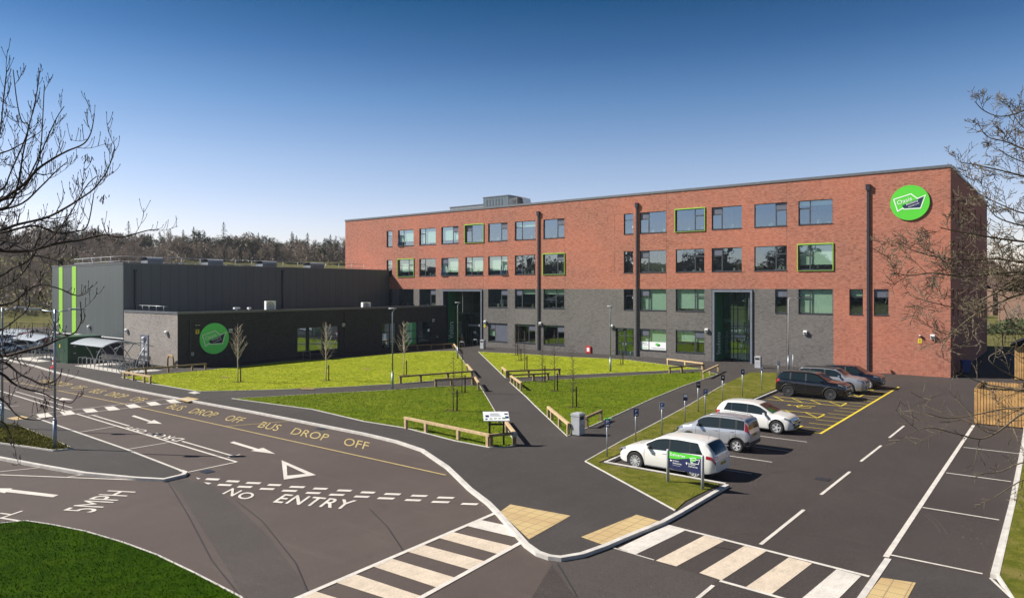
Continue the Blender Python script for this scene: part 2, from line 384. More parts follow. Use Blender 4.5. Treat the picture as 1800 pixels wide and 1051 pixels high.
mb=MB(); mb.poly(P,.008); struct(mb,'road_patch',M['patch'],'dark resurfaced corner between the two zebra crossings')
mb=MB()
for pts in (((292,842),(330,905),(372,985),(420,1045),(430,1060)),((415,880),(460,915),(520,990),(541,1040)),((650,895),(680,925),(710,970)),((980,990),(1010,1040),(1020,1060)),((1250,960),(1340,975)),((1600,715),(1662,690))):
    mb.strip([G(*p) for p in pts],.035,.0125,.0125)
struct(mb,'road_joint',mplain('bitumen_joint',(.022,.021,.021),.7),'thin dark tar joints between asphalt strips')
# ------------------------------------------------------------------ footways (raised)
KZ=.11
kerb=[(-140,-37.5),(-95,-40.5),(-77.3,-43.2),(-70,-43.6),(-62.9,-44.4),(-48.5,-45.35),(-40.2,-45.4),(-30.4,-45.3),(-20.3,-45.5)]+[tuple(G(a,b,KZ)) for a,b in((700,774),(745,789),(790,819),(830,857),(862,881),(880,899),(912,934),(930,954),(950,968),(968,974),(985,976),(1020,970),(1060,956),(1090,943),(1160,915),(1190,899))]+[(-2.3,-43.55)]
back=[(-7.62,-43.4),(-8.3,-30),(-8.9,-16.6),(-9.0,-4.2),(-9.0,.1),(-57,.1),(-57,-36),(-68,-36),(-68,0),(-140,0)]
mb=MB(); mb.prism(kerb+back,0,.10); struct(mb,'pavement',M['pave'],'dark tarmac footways in front of the school')
mb=MB(); mb.strip(kerb,.16,0,KZ+.004,off=-.08); mb.strip([(-2.3,-43.55)]+back[:4],.11,0,KZ+.02,off=-.055)
struct(mb,'kerb',M['kerb'],'pale concrete kerb round the central footway')
# left island
isl=[tuple(G(a,b,KZ)) for a,b in((66,735),(222,789),(318,826),(326,829),(322,833),(288,841),(240,838.5),(150,830),(75,817),(0,803))]+[(-50,-63),(-60,-58),(-46,-54)]
mb=MB(); mb.prism(isl,0,.10); struct(mb,'pavement',M['pave'],'dark tarmac island beside the drop off bays')
mb=MB(); mb.strip(isl[2:11],.17,0,KZ+.004,off=.0); mb.strip(isl[:3],.10,0,KZ+.002); struct(mb,'kerb',M['kerb'],'pale kerb round the drop off island')
bed=[tuple(G(a,b,.12)) for a,b in((-60,770),(0,779),(94,792),(127,789),(100,776),(66,762),(37,750),(0,744),(-60,735))]
mb=MB(); mb.prism(bed,.0,.15); struct(mb,'planting_bed',M['bed'],'rough brown and green planting bed by the lamp post')
mb=MB(); mb.strip(bed,.07,.0,.165,closed=True); struct(mb,'kerb_edging',M['kerb'])
# right footway with tactile
rp=[tuple(G(a,b,KZ)) for a,b in((1557,980),(1741,1015),(1782,1053))]+[(9.5,-56),(6,-62),(1.5,-62)]+[tuple(G(1500,1062,KZ))]
mb=MB(); mb.prism(rp,0,.10); struct(mb,'pavement',M['pave'],'small dark footway at the bottom right crossing')
mb=MB(); mb.strip([rp[-1],rp[0]],.16,0,KZ+.004,off=-.06); mb.strip([(6.28,-47.6),(6.25,-40),(6.1,-30),(5.98,-24.2),(5.9,-22)],.16,0,KZ+.004,off=-.08); mb.strip([rp[1],rp[2],(9.5,-56)],.06,0,KZ+.002)
struct(mb,'kerb',M['kerb'],'pale kerb along the right hand parking bays')
# ------------------------------------------------------------------ lawns
LZ=.125
def lawnpts(L): return [tuple(G(a,b,LZ)) for a,b in L]
lawns={}
L1=lawnpts([(214,662.5),(262,673),(345,687),(354,687.5),(430,686),(500,684),(600,680),(700,674),(760,669),(831,664),(826,652),(815,635),(806,622),(800,616.5),(760,617),(730,619),(650,625),(600,629),(500,635),(410,645),(362,650),(290,656)])
L2=lawnpts([(408,700),(460,697.5),(550,692),(650,687),(700,684),(766,679),(843,677.5),(858,702),(872,726),(890,752),(907,781),(890,785),(860,785.5),(800,774),(715,752),(640,740),(550,719),(475,709)])
L3=lawnpts([(841,618),(864,640),(889,664),(940,662),(1000,659),(1090,655),(1176,651),(1235,648),(1180,642),(1097,631.5),(1000,627),(920,622)])
L4=lawnpts([(896,671),(925,697),(940,712),(997,766),(1032,751.5),(1090,726),(1147,700),(1204,677),(1262,657.5),(1240,653),(1180,655.5),(1090,660.5),(1000,666)])
L5=[tuple(G(a,b,LZ)) for a,b in((1029,810),(1187,896))]+[(-2.55,-46.5),(-2.45,-43.72),(-7.75,-43.62),(-8.45,-30),(-9.08,-16.6)]+[tuple(G(a,b,LZ)) for a,b in((1366,655),(1320,654),(1275,674),(1210,712),(1160,739),(1095,773))]
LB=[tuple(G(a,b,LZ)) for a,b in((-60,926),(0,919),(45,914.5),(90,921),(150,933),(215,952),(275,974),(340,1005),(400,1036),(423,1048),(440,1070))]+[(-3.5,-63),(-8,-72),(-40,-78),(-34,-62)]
LR=[(6.45,-47.6),(6.4,-40),(6.25,-30),(6.1,-24),(6.1,-23.2),(14,-23.2),(60,-23.2),(60,-80),(12,-80),(9.6,-56)]+[rp[2]]
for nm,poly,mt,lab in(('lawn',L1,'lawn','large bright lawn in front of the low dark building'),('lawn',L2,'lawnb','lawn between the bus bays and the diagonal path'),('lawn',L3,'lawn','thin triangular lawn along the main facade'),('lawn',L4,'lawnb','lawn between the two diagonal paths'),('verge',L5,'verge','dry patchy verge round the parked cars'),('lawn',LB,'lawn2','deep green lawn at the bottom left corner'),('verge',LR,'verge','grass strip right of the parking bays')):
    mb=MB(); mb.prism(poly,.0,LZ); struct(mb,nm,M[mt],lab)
    mb=MB(); (mb.strip(poly[9:]+poly[:2],.05,.0,LZ+.008) if poly is L5 else mb.strip(poly,.055,.0,LZ+.008,closed=True)); struct(mb,'kerb_edging',M['kerb'])
# ------------------------------------------------------------------ grass blades (real tufts)
def inside(px,py,poly):
    c=np.zeros(len(px),bool); n=len(poly)
    for i in range(n):
        x0,y0=poly[i];x1,y1=poly[(i+1)%n]
        if y0==y1: continue
        k=((y0>py)!=(y1>py))&(px<(x1-x0)*(py-y0)/(y1-y0)+x0); c^=k
    return c
rng=np.random.default_rng(3)
def tufts(polys,count,h,wd,mat,name,label,limit=None):
    A=[abs(sum(p[i][0]*p[(i+1)%len(p)][1]-p[(i+1)%len(p)][0]*p[i][1] for i in range(len(p))))/2 for p in polys]
    X=[];Y=[]
    for p,a in zip(polys,A):
        m=int(count*a/sum(A)); xs=[q[0] for q in p];ys=[q[1] for q in p]
        got=0
        for _ in range(30):
            x=rng.uniform(min(xs),max(xs),m);y=rng.uniform(min(ys),max(ys),m)
            k=inside(x,y,p)
            if limit is not None: k&=limit(x,y)
            X.append(x[k][:max(0,m-got)]);Y.append(y[k][:max(0,m-got)]);got+=k.sum()
            if got>=m:break
    x=np.concatenate(X);y=np.concatenate(Y);n=len(x)
    a=rng.uniform(0,2*PI,n);hh=h*rng.uniform(.5,1.3,n);lx=rng.normal(0,.5,n)*hh;ly=rng.normal(0,.5,n)*hh;w_=wd*rng.uniform(.6,1.4,n)
    v=np.empty((n,3,3)); ca,sa=np.cos(a)*w_/2,np.sin(a)*w_/2
    v[:,0]=np.stack([x-ca,y-sa,np.full(n,LZ)],1);v[:,1]=np.stack([x+ca,y+sa,np.full(n,LZ)],1);v[:,2]=np.stack([x+lx,y+ly,LZ+hh],1)
    me=bpy.data.meshes.new(name);me.vertices.add(3*n);me.vertices.foreach_set('co',v.ravel());me.loops.add(3*n);me.loops.foreach_set('vertex_index',np.arange(3*n,dtype=np.int32))
    me.polygons.add(n);me.polygons.foreach_set('loop_start',np.arange(0,3*n,3,dtype=np.int32));me.update(calc_edges=True);me.materials.append(mat)
    o=bpy.data.objects.new(name,me);COL.objects.link(o);tag(o,label,None,None,'stuff')
near=lambda x,y:((x-CAM[0])**2+(y-CAM[1])**2)<900
tufts([L1,L3],55000,.045,.035,M['blade'],'grass','short mown grass blades on the bright far lawns')
tufts([L2,L4],60000,.045,.030,M['bladeb'],'grass','short mown grass blades on the greener near lawns')
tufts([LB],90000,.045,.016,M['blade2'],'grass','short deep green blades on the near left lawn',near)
tufts([L5,LR],50000,.05,.022,M['bladev'],'grass','dry grass blades on the verges',lambda x,y:((x-CAM[0])**2+(y-CAM[1])**2)<3200)
tufts([bed],9000,.12,.05,M['bladev'],'grass','rough weeds on the planting bed')
# worn earth spots
mb=MB()
for cx,cy,r in((395,663,.55),(571,655,.5),(645,648,.5),(538,683,.8),(1005,744,.4)):
    c=G(cx,cy,LZ); mb.poly([(c.x+math.cos(a)*r*random.uniform(.6,1.3),c.y+math.sin(a)*r*.6*random.uniform(.6,1.2)) for a in[i*PI/5 for i in range(10)]],LZ+.012)
struct(mb,'worn_earth',mplain('worn_earth',(.20,.14,.05),.95,var=.3),'worn patches in the lawn')
# ------------------------------------------------------------------ road markings
Z0=.012
QZ=[0]
def quad(mb,pts,z=Z0,mi=0):
    QZ[0]=(QZ[0]+1)%7; z=z+QZ[0]*.0004
    P=[G(*p) for p in pts]; mb.poly([(p.x,p.y) for p in P],z,mi)
def line(mb,a,b,w,z=Z0,mi=0):
    QZ[0]=(QZ[0]+1)%7; z=z+QZ[0]*.0004; a=G(*a);b=G(*b); mb.strip([a,b],w,z,z,mi)
def lline(mb,a,b,w,z=Z0,mi=0): mb.strip([a,b],w,z,z,mi)
# zebra A
far=[(519,1053),(552.5,1039),(591,1024),(624,1009),(655,995.5),(689,982),(717.5,970),(745,958),(772.5,946),(797.5,935.5),(822.5,925),(845,914)]
nearr=[(655,1096),(686,1080),(716,1064),(744,1049),(772,1034),(802,1016),(827.5,1002),(854,987),(875,974),(902,960.5),(916,947),(904,929)]
mb=MB(); m2=MB()
for a,b in((2,3),(4,5),(6,7),(8,9)): quad(mb,[far[a],far[b],nearr[b],nearr[a]])
quad(mb,[(519,1053),(552.5,1039),(686,1080),(655,1096)])
quad(m2,[far[10],far[11],(902,926),nearr[10]])
line(m2,(500,1061),(874,900.5),.15,Z0+.004); line(m2,(690,1078),(919,952),.15,Z0+.004)
struct(mb,'zebra_stripes',M['cream'],'worn cream zebra stripes across the left road'); struct(m2,'zebra_lines',M['white'],'white border lines of the left zebra crossing')
# zebra B : (1040+X/3.4615, 880+Y/3.4615)
def zb(x,y): return (1040+x/3.4615,880+y/3.4615)
mb=MB(); m2=MB()
quad(m2,[zb(452,150),zb(572,180),zb(268,327),zb(160,290)])
for q in(((690,210),(805,245),(515,400),(390,365)),((930,275),(1062,308),(790,485),(655,440)),((1200,345),(1342,382),(1088,575),(940,525))): quad(mb,[zb(*p) for p in q])
quad(m2,[zb(1490,418),zb(1640,458),zb(1440,660),zb(1255,615)])
line(m2,zb(440,145),zb(1690,462),.13,Z0+.004); line(m2,zb(780,488),zb(1500,690),.12,Z0+.004); line(m2,zb(125,286),zb(380,362),.05,Z0+.004)
line(m2,zb(740,515),zb(560,665),.10)
struct(mb,'zebra_stripes',M['cream'],'worn cream zebra stripes across the car park entrance'); struct(m2,'zebra_lines',M['white'],'white stripes and border of the right zebra crossing')
# tactile paving
for q,l in((((897,886),(1003,906),(930,947),(879,899)),'buff tactile slabs at the left zebra crossing'),(((1119,904),(1159,915.5),(1061,957),(1022,943)),'buff tactile slabs at the right zebra crossing'),(((1549,1014.5),(1610,1023.5),(1590,1060),(1519,1051)),'buff tactile slabs at the bottom right'),(((312,701),(330,697.5),(350,701),(330,706)),'buff tactile slabs at the far checked crossing'),(((12,735),(38,730),(53,734),(28,738)),'buff tactile slabs at the near checked crossing')):
    mb=MB(); P=[G(a,b,.105) for a,b in q]; mb.prism([tuple(p) for p in P],.09,.107); struct(mb,'tactile_paving',M['tactile'],l)
# far raised table crossing
mb=MB()
line(mb,(54,729),(295,701),.08); line(mb,(54,736.3),(325,706),.08)
for q in([(255,515),(340,503),(370,527),(280,540)],[(420,496),(497,486),(535,511),(450,521)],[(578,478),(655,471),(692,495),(610,503)],[(733,463),(800,456),(845,480),(765,488)],[(880,448),(945,440),(995,463),(918,471)],[(1025,431),(1090,423),(1135,446),(1062,453)],[(1163,414),(1222,407),(1275,431),(1205,437)]):
    quad(mb,[(x/4,600+y/4) for x,y in q])
struct(mb,'crossing_marking',M['white'],'checked white blocks of the raised crossing')
mb=MB(); quad(mb,[(330,692.5),(342,690.5),(353,693),(341,695)],.106); struct(mb,'slab_patch',M['slab'],'pale slab beside the checked crossing')
# white lane and bay lines
mb=MB()
for a,b,w_ in(((66,736),(320,827.5),.09),((327.5,830.5),(416,812),.09),((135,727.5),(416,812),.12),((0,687),(115,722.5),.12),((25,687.5),(127,717),.09),((137.5,760),(202.5,749.5),.08),((222.5,790),(297.5,777.5),.08),((162,729.5),(228,749),.11),((320,775.5),(410,801.5),.11),((400,804),(422,799),.09),((155,731),(172,729),.09),
  ((7,716),(40,730),.08),((0,834.5),(283,845.5),.09),((0,829),(71,822),.07),((119,838.5),(154,833),.07),((0,910),(42,917),.10),((0,902),(20,904.5),.08),((4,910),(39,898),.09),((0,716),(33,713),.08)):
    line(mb,a,b,w_)
for y in(-41.1,-38.62,-36.07,-33.5): lline(mb,(-7.6,y),(-2.16,y),.075)
lline(mb,(3.88,-47.66),(3.74,-23.3),.15)
for y in(-47.4,-41.9,-36.1,-30.2): lline(mb,(3.95,y),(6.1,y),.09)
for a,b in(((1337,957),(1413,896)),((1443,869.5),(1494,829)),((1513,811),(1549,783)),((1563,769.5),(1589,748.5))): line(mb,a,b,.11)
struct(mb,'lane_lines',M['white'],'white parking bay and centre lines')
# arrows, triangle, give way
mb=MB()
quad(mb,[(231,731.5),(236,730),(266,740),(262,741.5)]); quad(mb,[(257.5,743.8),(271,738),(285,745)])
quad(mb,[(404,778),(411,776),(454,789),(448,791)]); quad(mb,[(441,792.5),(462.5,787),(484,798)])
quad(mb,[(60,690),(64,689),(104,700),(100,701)]); quad(mb,[(100,703.5),(110,699),(130,703)])
quad(mb,[(103,870),(93,874),(-5,863),(5,858.5)]); quad(mb,[(22,858.5),(8,867),(-30,858)])
for q in(((495,809),(504,817.5),(505,836),(499,843)),((495,809),(555.5,835),(537.5,833),(504,817.5)),((555.5,835),(499,843),(505,836),(537.5,833))): quad(mb,q)
r1=[(360,387.5,842.5),(396,422.5,846),(431,460,849),(469,496,852.5),(507.5,537.5,856),(549,577.5,859),(591,620,862.3),(632.5,661,865.7),(674,706,868.5),(721,753,871.5),(767,800,874.8)]
r2=[(381,409,852.5),(416,445,855.8),(455,484,859.5),(494,524,862.8),(536,565,866.5),(577,607,869.7),(621,651,873),(662,695,876),(710,742,879.2),(757,792,882.5),(809,842,886)]
for x0,x1,y in r1+r2: quad(mb,[(x0+4.5,y-2),(x1,y-1.1),(x1-4.5,y+2),(x0,y+1.1)])
quad(mb,[(344,839),(353,841),(348,842.5)]); quad(mb,[(358,847.5),(372,849),(366,851.5)])
struct(mb,'arrow_markings',M['white'],'white arrows, give way triangle and dashes on the road')
# road writing
def rtext(name,s,bl,br,tl,mat,lab,bold=True):
    mb=MB(); f=lambda p:(*G(*p),Z0+.0035); vs,fs,_=text_geo(s,bold); bl=Vector(f(bl));a=Vector(f(br))-bl;b=Vector(f(tl))-bl
    mb.add([bl+a*u+b*v for u,v in vs],fs); struct(mb,name,mat,lab)
rtext('road_writing','NO',(390,868),(434,879.5),(409,858),M['white'],'white NO of NO ENTRY')
rtext('road_writing','ENTRY',(479,883),(610,895.5),(501,868.5),M['white'],'white ENTRY of NO ENTRY')
rtext('road_writing','5MPH',(162.5,901),(240,864.5),(109,898),M['white'],'white 5MPH road writing',False)
rtext('road_writing','DROP',(326,771.5),(270,759.5),(310,776.5),M['white'],'white DROP read from the far side')
rtext('road_writing','OFF',(262,757),(228,749.5),(250,760.5),M['white'],'white OFF read from the far side')
def bus(x0,x1,lab):
    for s,a,b in(('BUS',0,.20),('DROP',.33,.66),('OFF',.80,1.)):
        mb=MB(); vs,fs,_=text_geo(s,False); xa=x0+(x1-x0)*a; xb=x0+(x1-x0)*b
        mb.add([(xa+(xb-xa)*u-1.15*v,-47.72+1.15*v,Z0) for u,v in vs],fs); struct(mb,'road_writing',M['byellow'],s+lab)
bus(-26.5,-17.6,' in yellow at the nearest bus bay'); bus(-36.5,-28.2,' in yellow at the second bus bay'); bus(-47.8,-40.0,' in yellow beyond the checked crossing'); bus(-57.2,-49.6,' in yellow at the farthest bus bay')
mb=MB()
lline(mb,(-38.4,-48.6),(-11.7,-48.75),.10); lline(mb,(-57,-48.9),(-39.9,-48.55),.10); mb.strip([(-57,-48.9),(-62,-49.6),(-67,-49.8),(-74,-49.2)],.10,Z0,Z0)
lline(mb,(-28.0,-48.6),(-26.6,-45.6),.08); lline(mb,(-49.9,-48.6),(-48.3,-45.6),.08)
struct(mb,'bus_bay_lines',M['byellow'],'pale yellow lines of the bus bays')
# hatched accessible bays
mb=MB()
lline(mb,(-2.2,-31.0),(-2.35,-8.9),.13)
bays=[(-30.2,-27.2),(-25.9,-23.7)]
ysb=[-31.0,-29.4,-26.4,-24.9,-21.1,-19.6,-16.2,-14.2,-12.1,-10.2]
for i,y in enumerate(ysb): lline(mb,(-8.3,y),(-3.55,y),.09)
y=-30.9
while y<-9: 
    lline(mb,(-3.5,y),(-2.25,y),.06,Z0+.002); y+=1.3
for a,b in zip(ysb[0::2],ysb[1::2]):
    lline(mb,(-3.55,a),(-3.55,b),.10,Z0+.004)
    for k in range(4): x=-8.2+k*1.18; lline(mb,(x,b),(x+1.1,a),.065,Z0+.004)
def wheelch(cx,cy):
    r=.42; pts=[(cx+r*math.cos(t),cy+r*math.sin(t)*1.15) for t in[PI*.65+i*PI*1.35/14 for i in range(15)]]
    mb.strip(pts,.09,Z0+.004,Z0+.004); mb.strip([(cx-.75,cy+.1),(cx-.1,cy+.15),(cx+.1,cy+.5),(cx+.5,cy+.62)],.10,Z0+.006,Z0+.006); mb.strip([(cx-.25,cy+.15),(cx-.3,cy+.6)],.08,Z0+.008,Z0+.008)
    mb.poly([(cx-.95+.13*math.cos(t),cy+.1+.13*math.sin(t)) for t in[i*PI/5 for i in range(10)]],Z0+.004)
for y in(-27.9,-22.8): wheelch(-5.3,y)
struct(mb,'accessible_bay_lines',M['yellow'],'bright yellow hatched accessible bay lines')
# faint tyre scuffs left on the car park and the junction
mb=MB()
for cx,cy,r_,a0,a1 in((1.5,-41.5,3.2,2.3,3.6),(2.4,-38.2,4.6,2.5,3.4),(-.6,-45.6,5.5,.2,1.2),(-1.2,-33.,6.,5.5,6.6),(1.6,-30,9,2.6,3.3),(2.9,-50.3,3.4,1.4,2.8)):
    for k in(0,.16):
        mb.strip([(cx+(r_+k)*math.cos(a0+(a1-a0)*i/24),cy+(r_+k)*math.sin(a0+(a1-a0)*i/24)) for i in range(25)],.05,.0095 if cx>-3.4 else .0095,.0095)
struct(mb,'tyre_marks',masphalt('asphalt_scuffed',(.040,.032,.030),(.058,.048,.044),.2),'faint tyre scuffs on the asphalt')
# drain covers and small things on the ground
for x,y,l in((-19.7,-54.3,'small iron drain grate by the drop off island corner'),(0.3,-40.2,'iron drain grate in the car park aisle'),(-23.4,-45.9,'iron drain grate by the kerb of the bus bays')):
    mb=MB(); mb.box(-.25,.25,-.2,.2,0,.014); o=mb.build('drain_grate',M['dark'],None,(x,y,.006)); tag(o,l,'drain grate','drain grates')
# small scattered debris, real chips
mb=MB()
for _ in range(900):
    x,y=random.uniform(-16,8),random.uniform(-64,-34); s=random.uniform(.008,.028)
    if random.random()<.4: x,y=random.uniform(5.2,6.1),random.uniform(-47,-25)
    mb.add([(x+s*random.uniform(-1,1),y+s*random.uniform(-1,1),.017+random.random()*.01) for _ in range(3)],[(0,1,2)])
tag(mb.build('leaf_litter',mplain('leaf_litter',(.32,.27,.2),.9,var=.5,sc_=5)),'tiny chips and dead leaves scattered over the asphalt',None,None,'stuff')
# ------------------------------------------------------------------ buildings
def mapY(k,s=1):   # wall on plane y=k facing -y ; depth goes +y
    return lambda a,z,d:(a,k+d,z)
def mapX(k):       # wall on plane x=k facing +x ; depth goes -x
    return lambda a,z,d:(k-d,a,z)
def wall(mb,T,rect,holes,mi=0,rev=.2,flip=False):
    x0,x1,z0,z1=rect
    H=[h for h in holes if h[0]<x1 and h[1]>x0 and h[2]<z1-1e-6 and h[3]>z0+1e-6]
    xs=sorted(set([x0,x1]+[min(max(v,x0),x1) for h in H for v in h[:2]])); zs=sorted(set([z0,z1]+[min(max(v,z0),z1) for h in H for v in h[2:4]]))
    def q(p): mb.add([T(*v) for v in p],[(0,1,2,3)],mi)
    for i in range(len(xs)-1):
        for j in range(len(zs)-1):
            cx,cz=(xs[i]+xs[i+1])/2,(zs[j]+zs[j+1])/2
            if any(h[0]<cx<h[1] and h[2]<cz<h[3] for h in H): continue
            q([(xs[i],zs[j],0),(xs[i+1],zs[j],0),(xs[i+1],zs[j+1],0),(xs[i],zs[j+1],0)])
    for h in H:
        a,b,c,d=max(h[0],x0),min(h[1],x1),max(h[2],z0),min(h[3],z1)
        if h[0]>=x0: q([(a,c,0),(a,d,0),(a,d,rev),(a,c,rev)])
        if h[1]<=x1: q([(b,c,rev),(b,d,rev),(b,d,0),(b,c,0)])
        if h[2]>=z0: q([(a,c,rev),(b,c,rev),(b,c,0),(a,c,0)])
        if h[3]<=z1: q([(a,d,0),(b,d,0),(b,d,rev),(a,d,rev)])
def window(par,T,r,side='L',blind=0.,panel=0,green=0,opn=0,cross=0,dep=.14,label=None,vent=.34,noroom=False):
    a0,a1,z0,z1=r; W=a1-a0;H=z1-z0; B=.055
    f=MB(); bx=lambda m,a,b,c,d,e,g,mi=0:m.box(a,b,c,d,e,g,mi,lambda x,y,z:T(x,z,y))
    bx(f,a0,a1,dep,dep+.07,z0,z0+B); bx(f,a0,a1,dep,dep+.07,z1-B,z1); bx(f,a0,a0+B,dep+.002,dep+.068,z0+B,z1-B); bx(f,a1-B,a1,dep+.002,dep+.068,z0+B,z1-B)
    pane=[];op=None
    zt=z1-H*.32
    if side in 'LR':
        v=W*vent; am=a0+v if side=='L' else a1-v
        bx(f,am-.04,am+.04,dep+.002,dep+.068,z0+B,z1-B)
        va,vb=(a0+B,am-.04) if side=='L' else (am+.04,a1-B)
        ba,bb=(am+.04,a1-B) if side=='L' else (a0+B,am-.04)
        bx(f,va,vb,dep+.004,dep+.064,zt-.04,zt+.04)
        if cross: bx(f,ba,bb,dep+.004,dep+.064,z0+H*.45-.03,z0+H*.45+.03)
        pane.append((ba,bb,z0+B,z1-B))
        if not panel: pane.append((va,vb,zt+.04,z1-B))
        if opn: op=(va,vb,z0+B,zt-.04)
        else:
            pane.append((va,vb,z0+B,zt-.04))
            bx(f,va,va+.035,dep+.006,dep+.06,z0+B,zt-.04); bx(f,vb-.035,vb,dep+.006,dep+.06,z0+B,zt-.04); bx(f,va,vb,dep+.008,dep+.058,z0+B,z0+B+.035); bx(f,va,vb,dep+.008,dep+.058,zt-.075,zt-.04)
    else:
        bx(f,a0+B,a1-B,dep+.002,dep+.068,zt-.03,zt+.03)
        pane.append((a0+B,a1-B,z0+B,zt-.03))
        if not panel: pane.append((a0+B,a1-B,zt+.03,z1-B))
    bx(f,a0-.03,a1+.03,-.045,dep,z0-.05,z0+.0)
    fr=f.build('window',M['frame'],par); tag(fr,label)
    g=MB()
    for p in pane: g.add([T(p[0],p[2],dep+.03),T(p[1],p[2],dep+.03),T(p[1],p[3],dep+.03),T(p[0],p[3],dep+.03)],[(0,1,2,3)])
    if op:
        g.build('pane',M['glass'],fr); g=MB(); a,b,c,d=op; t=.30; P=[T(a,c,dep-t),T(b,c,dep-t),T(b,d,dep),T(a,d,dep)]; g.add(P,[(0,1,2,3)])
        s_=MB(); 
        for i in range(4): s_.bar(P[i],P[(i+1)%4],.05,.05)
        s_.build('open_vent',M['frame'],fr)
    g.build('pane',M['glassv' if op else 'glass'],fr)
    if panel:
        p=MB(); 
        if side in 'LR': bx(p,va,vb,dep+.01,dep+.05,zt+.04,z1-B)
        else: bx(p,a0+B,a1-B,dep+.01,dep+.05,zt+.03,z1-B)
        p.build('spandrel_panel',M['panel'],fr)
    if panel==2:
        p=MB(); bx(p,ba,bb,dep+.01,dep+.05,z0+B,z1-B); p.build('infill_panel',M['panel'],fr)
    if blind>0:
        p=MB(); zb=z1-(H)*blind
        bx(p,a0+.03,a1-.03,dep+.16,dep+.17,zb,z1-.02); bx(p,a0+.03,a1-.03,dep+.15,dep+.18,zb-.03,zb+.0); p.build('blind',M['blind'],fr)
    if green:
        p=MB(); w_=.085
        bx(p,a0-w_,a1+w_,-.10,.08,z1,z1+w_);bx(p,a0-w_,a1+w_,-.10,.08,z0-w_-.0,z0-.055);bx(p,a0-w_,a0-.035,-.098,.078,z0-.055,z1);bx(p,a1+.035,a1+w_,-.098,.078,z0-.055,z1)
        p.build('green_surround',M['lime'],fr)
    return fr
TY=mapY(0)
school=thing('school_building','long four storey school of red brick over grey brick with rows of grey windows','school building')
fx=lambda p:onY(p,508,0)[0]
R3=(13.40,15.64);R2=(9.17,11.52);R1=(5.12,7.39);R0=(.84,3.12)
cols=dict(c0=(679.6,689.4),c1=(699.6,727),c2=(737,766),c3=(775.7,805.7),c4=(817.8,849.6),c5=(858,892),c6=(905,941),c7=(955.2,991.8),c8=(1096.5,1113),c9=(1124.4,1170.7),c10=(1187.8,1238.2),c11=(1251,1304),c12=(1326,1383),c13=(1403.5,1463.5),n1=(1362.5,1384),n2=(1493,1517),n3=(1536,1562))
cols={k:(fx(a),fx(b)) for k,(a,b) in cols.items()}
WIN=[]
def addw(c,row,**k): a,b=cols[c]; WIN.append(((a,b,row[0],row[1]),k))
for c,k in (('c0',dict(side='N',blind=.3)),('c1',dict(blind=.72,opn=1)),('c2',dict(blind=.86)),('c3',dict(side='R',blind=.78,panel=1)),('c4',dict(green=1,panel=1)),('c5',dict(side='R',panel=1)),('c6',dict(blind=.3)),('c7',dict(side='R',panel=1)),('c8',dict(side='N')),('c9',dict(panel=1)),('c10',dict(side='R',green=1)),('c11',dict(panel=1)),('c12',dict(side='R',panel=1)),('c13',dict(blind=.2))): addw(c,R3,**k)
for c,k in (('c0',dict(side='N',blind=.35)),('c1',dict(side='R',blind=.72,green=1)),('c2',dict(blind=.0)),('c3',dict(blind=.8,opn=1,panel=1)),('c4',dict(blind=.78)),('c5',dict(side='R',blind=.75,opn=1)),('c6',dict()),('c7',dict(side='R',green=1,panel=1)),('c8',dict(side='N')),('c9',dict(panel=1)),('c10',dict(side='R')),('c11',dict(panel=1)),('c12',dict(side='R')),('c13',dict(green=1,blind=.78))): addw(c,R2,**k)
for c,k in (('c0',dict(side='N')),('c1',dict(blind=.0)),('c2',dict(side='R',panel=1)),('c5',dict(side='R',panel=1)),('c6',dict(blind=.25,panel=1)),('c7',dict(side='R',vent=.42,cross=1,blind=.25)),('c8',dict(side='N')),('c9',dict(blind=.97,panel=1)),('c10',dict(side='R',blind=.88)),('n1',dict(side='N',panel=1)),('c13',dict(blind=1.0)),('n2',dict(side='N',blind=.26)),('n3',dict(side='N',panel=1))): addw(c,R1,**k)
for c,k in (('c5',dict(panel=2,blind=.7)),('c6',dict(side='R',panel=1,blind=.1)),('c7',dict(side='R',panel=1,blind=.08)),('c9',dict(blind=.62,panel=1)),('c10',dict(side='R',panel=1,blind=.5))): addw(c,R0,**k)
door=(fx(1082),fx(1114),.02,3.12)
PV=(fx(776.5),fx(849),0.02,7.395); PS=(fx(1251),fx(1325),.02,7.395)
holes=[w_[0] for w_ in WIN]+[door,PV,PS]
LX=-78.17; GX=-9.18; HT=17.55
mb=MB(); wall(mb,TY,(LX,0,7.4,HT),holes); wall(mb,TY,(GX,0,0,7.4),holes); o=mb.build('brick_wall',M['brick'],school); tag(o,'red brick upper wall')
mb=MB(); wall(mb,TY,(LX,GX,0,7.4),holes); o=mb.build('brick_wall',M['gbrick'],school); tag(o,'grey brick lower storeys')
mb=MB(); TX=mapX(0)
sideholes=[(a,a+1.1,z0,z1) for a in(1.2,4.6,8.0,13.,19.,25.) for z0,z1 in((13.4,15.64),(9.17,11.5),(5.1,7.35))]
wall(mb,TX,(0,33,0,HT),sideholes); mb.add([(LX,33,0),(LX,0,0),(LX,0,HT),(LX,33,HT)],[(0,1,2,3)]); mb.add([(0,33,0),(LX,33,0),(LX,33,HT),(0,33,HT)],[(0,1,2,3)])
o=mb.build('brick_wall',M['brick'],school); tag(o,'shaded red brick end walls')
for r,k in WIN: window(school,TY,r,**k)
for r in sideholes: window(school,TX,r,side='N')
mb=MB(); mb.box(LX-.06,.06,-.07,.30,HT,17.78); mb.box(-.30,.061,.30,33.06,HT,17.78); mb.box(LX-.06,LX+.3,.30,33.06,HT,17.78); mb.build('coping',M['cop'],school)
mb=MB(); mb.box(LX+.3,-.3,.3,32.9,17.05,17.25); mb.build('roof',M['roof'],school)
mb=MB()
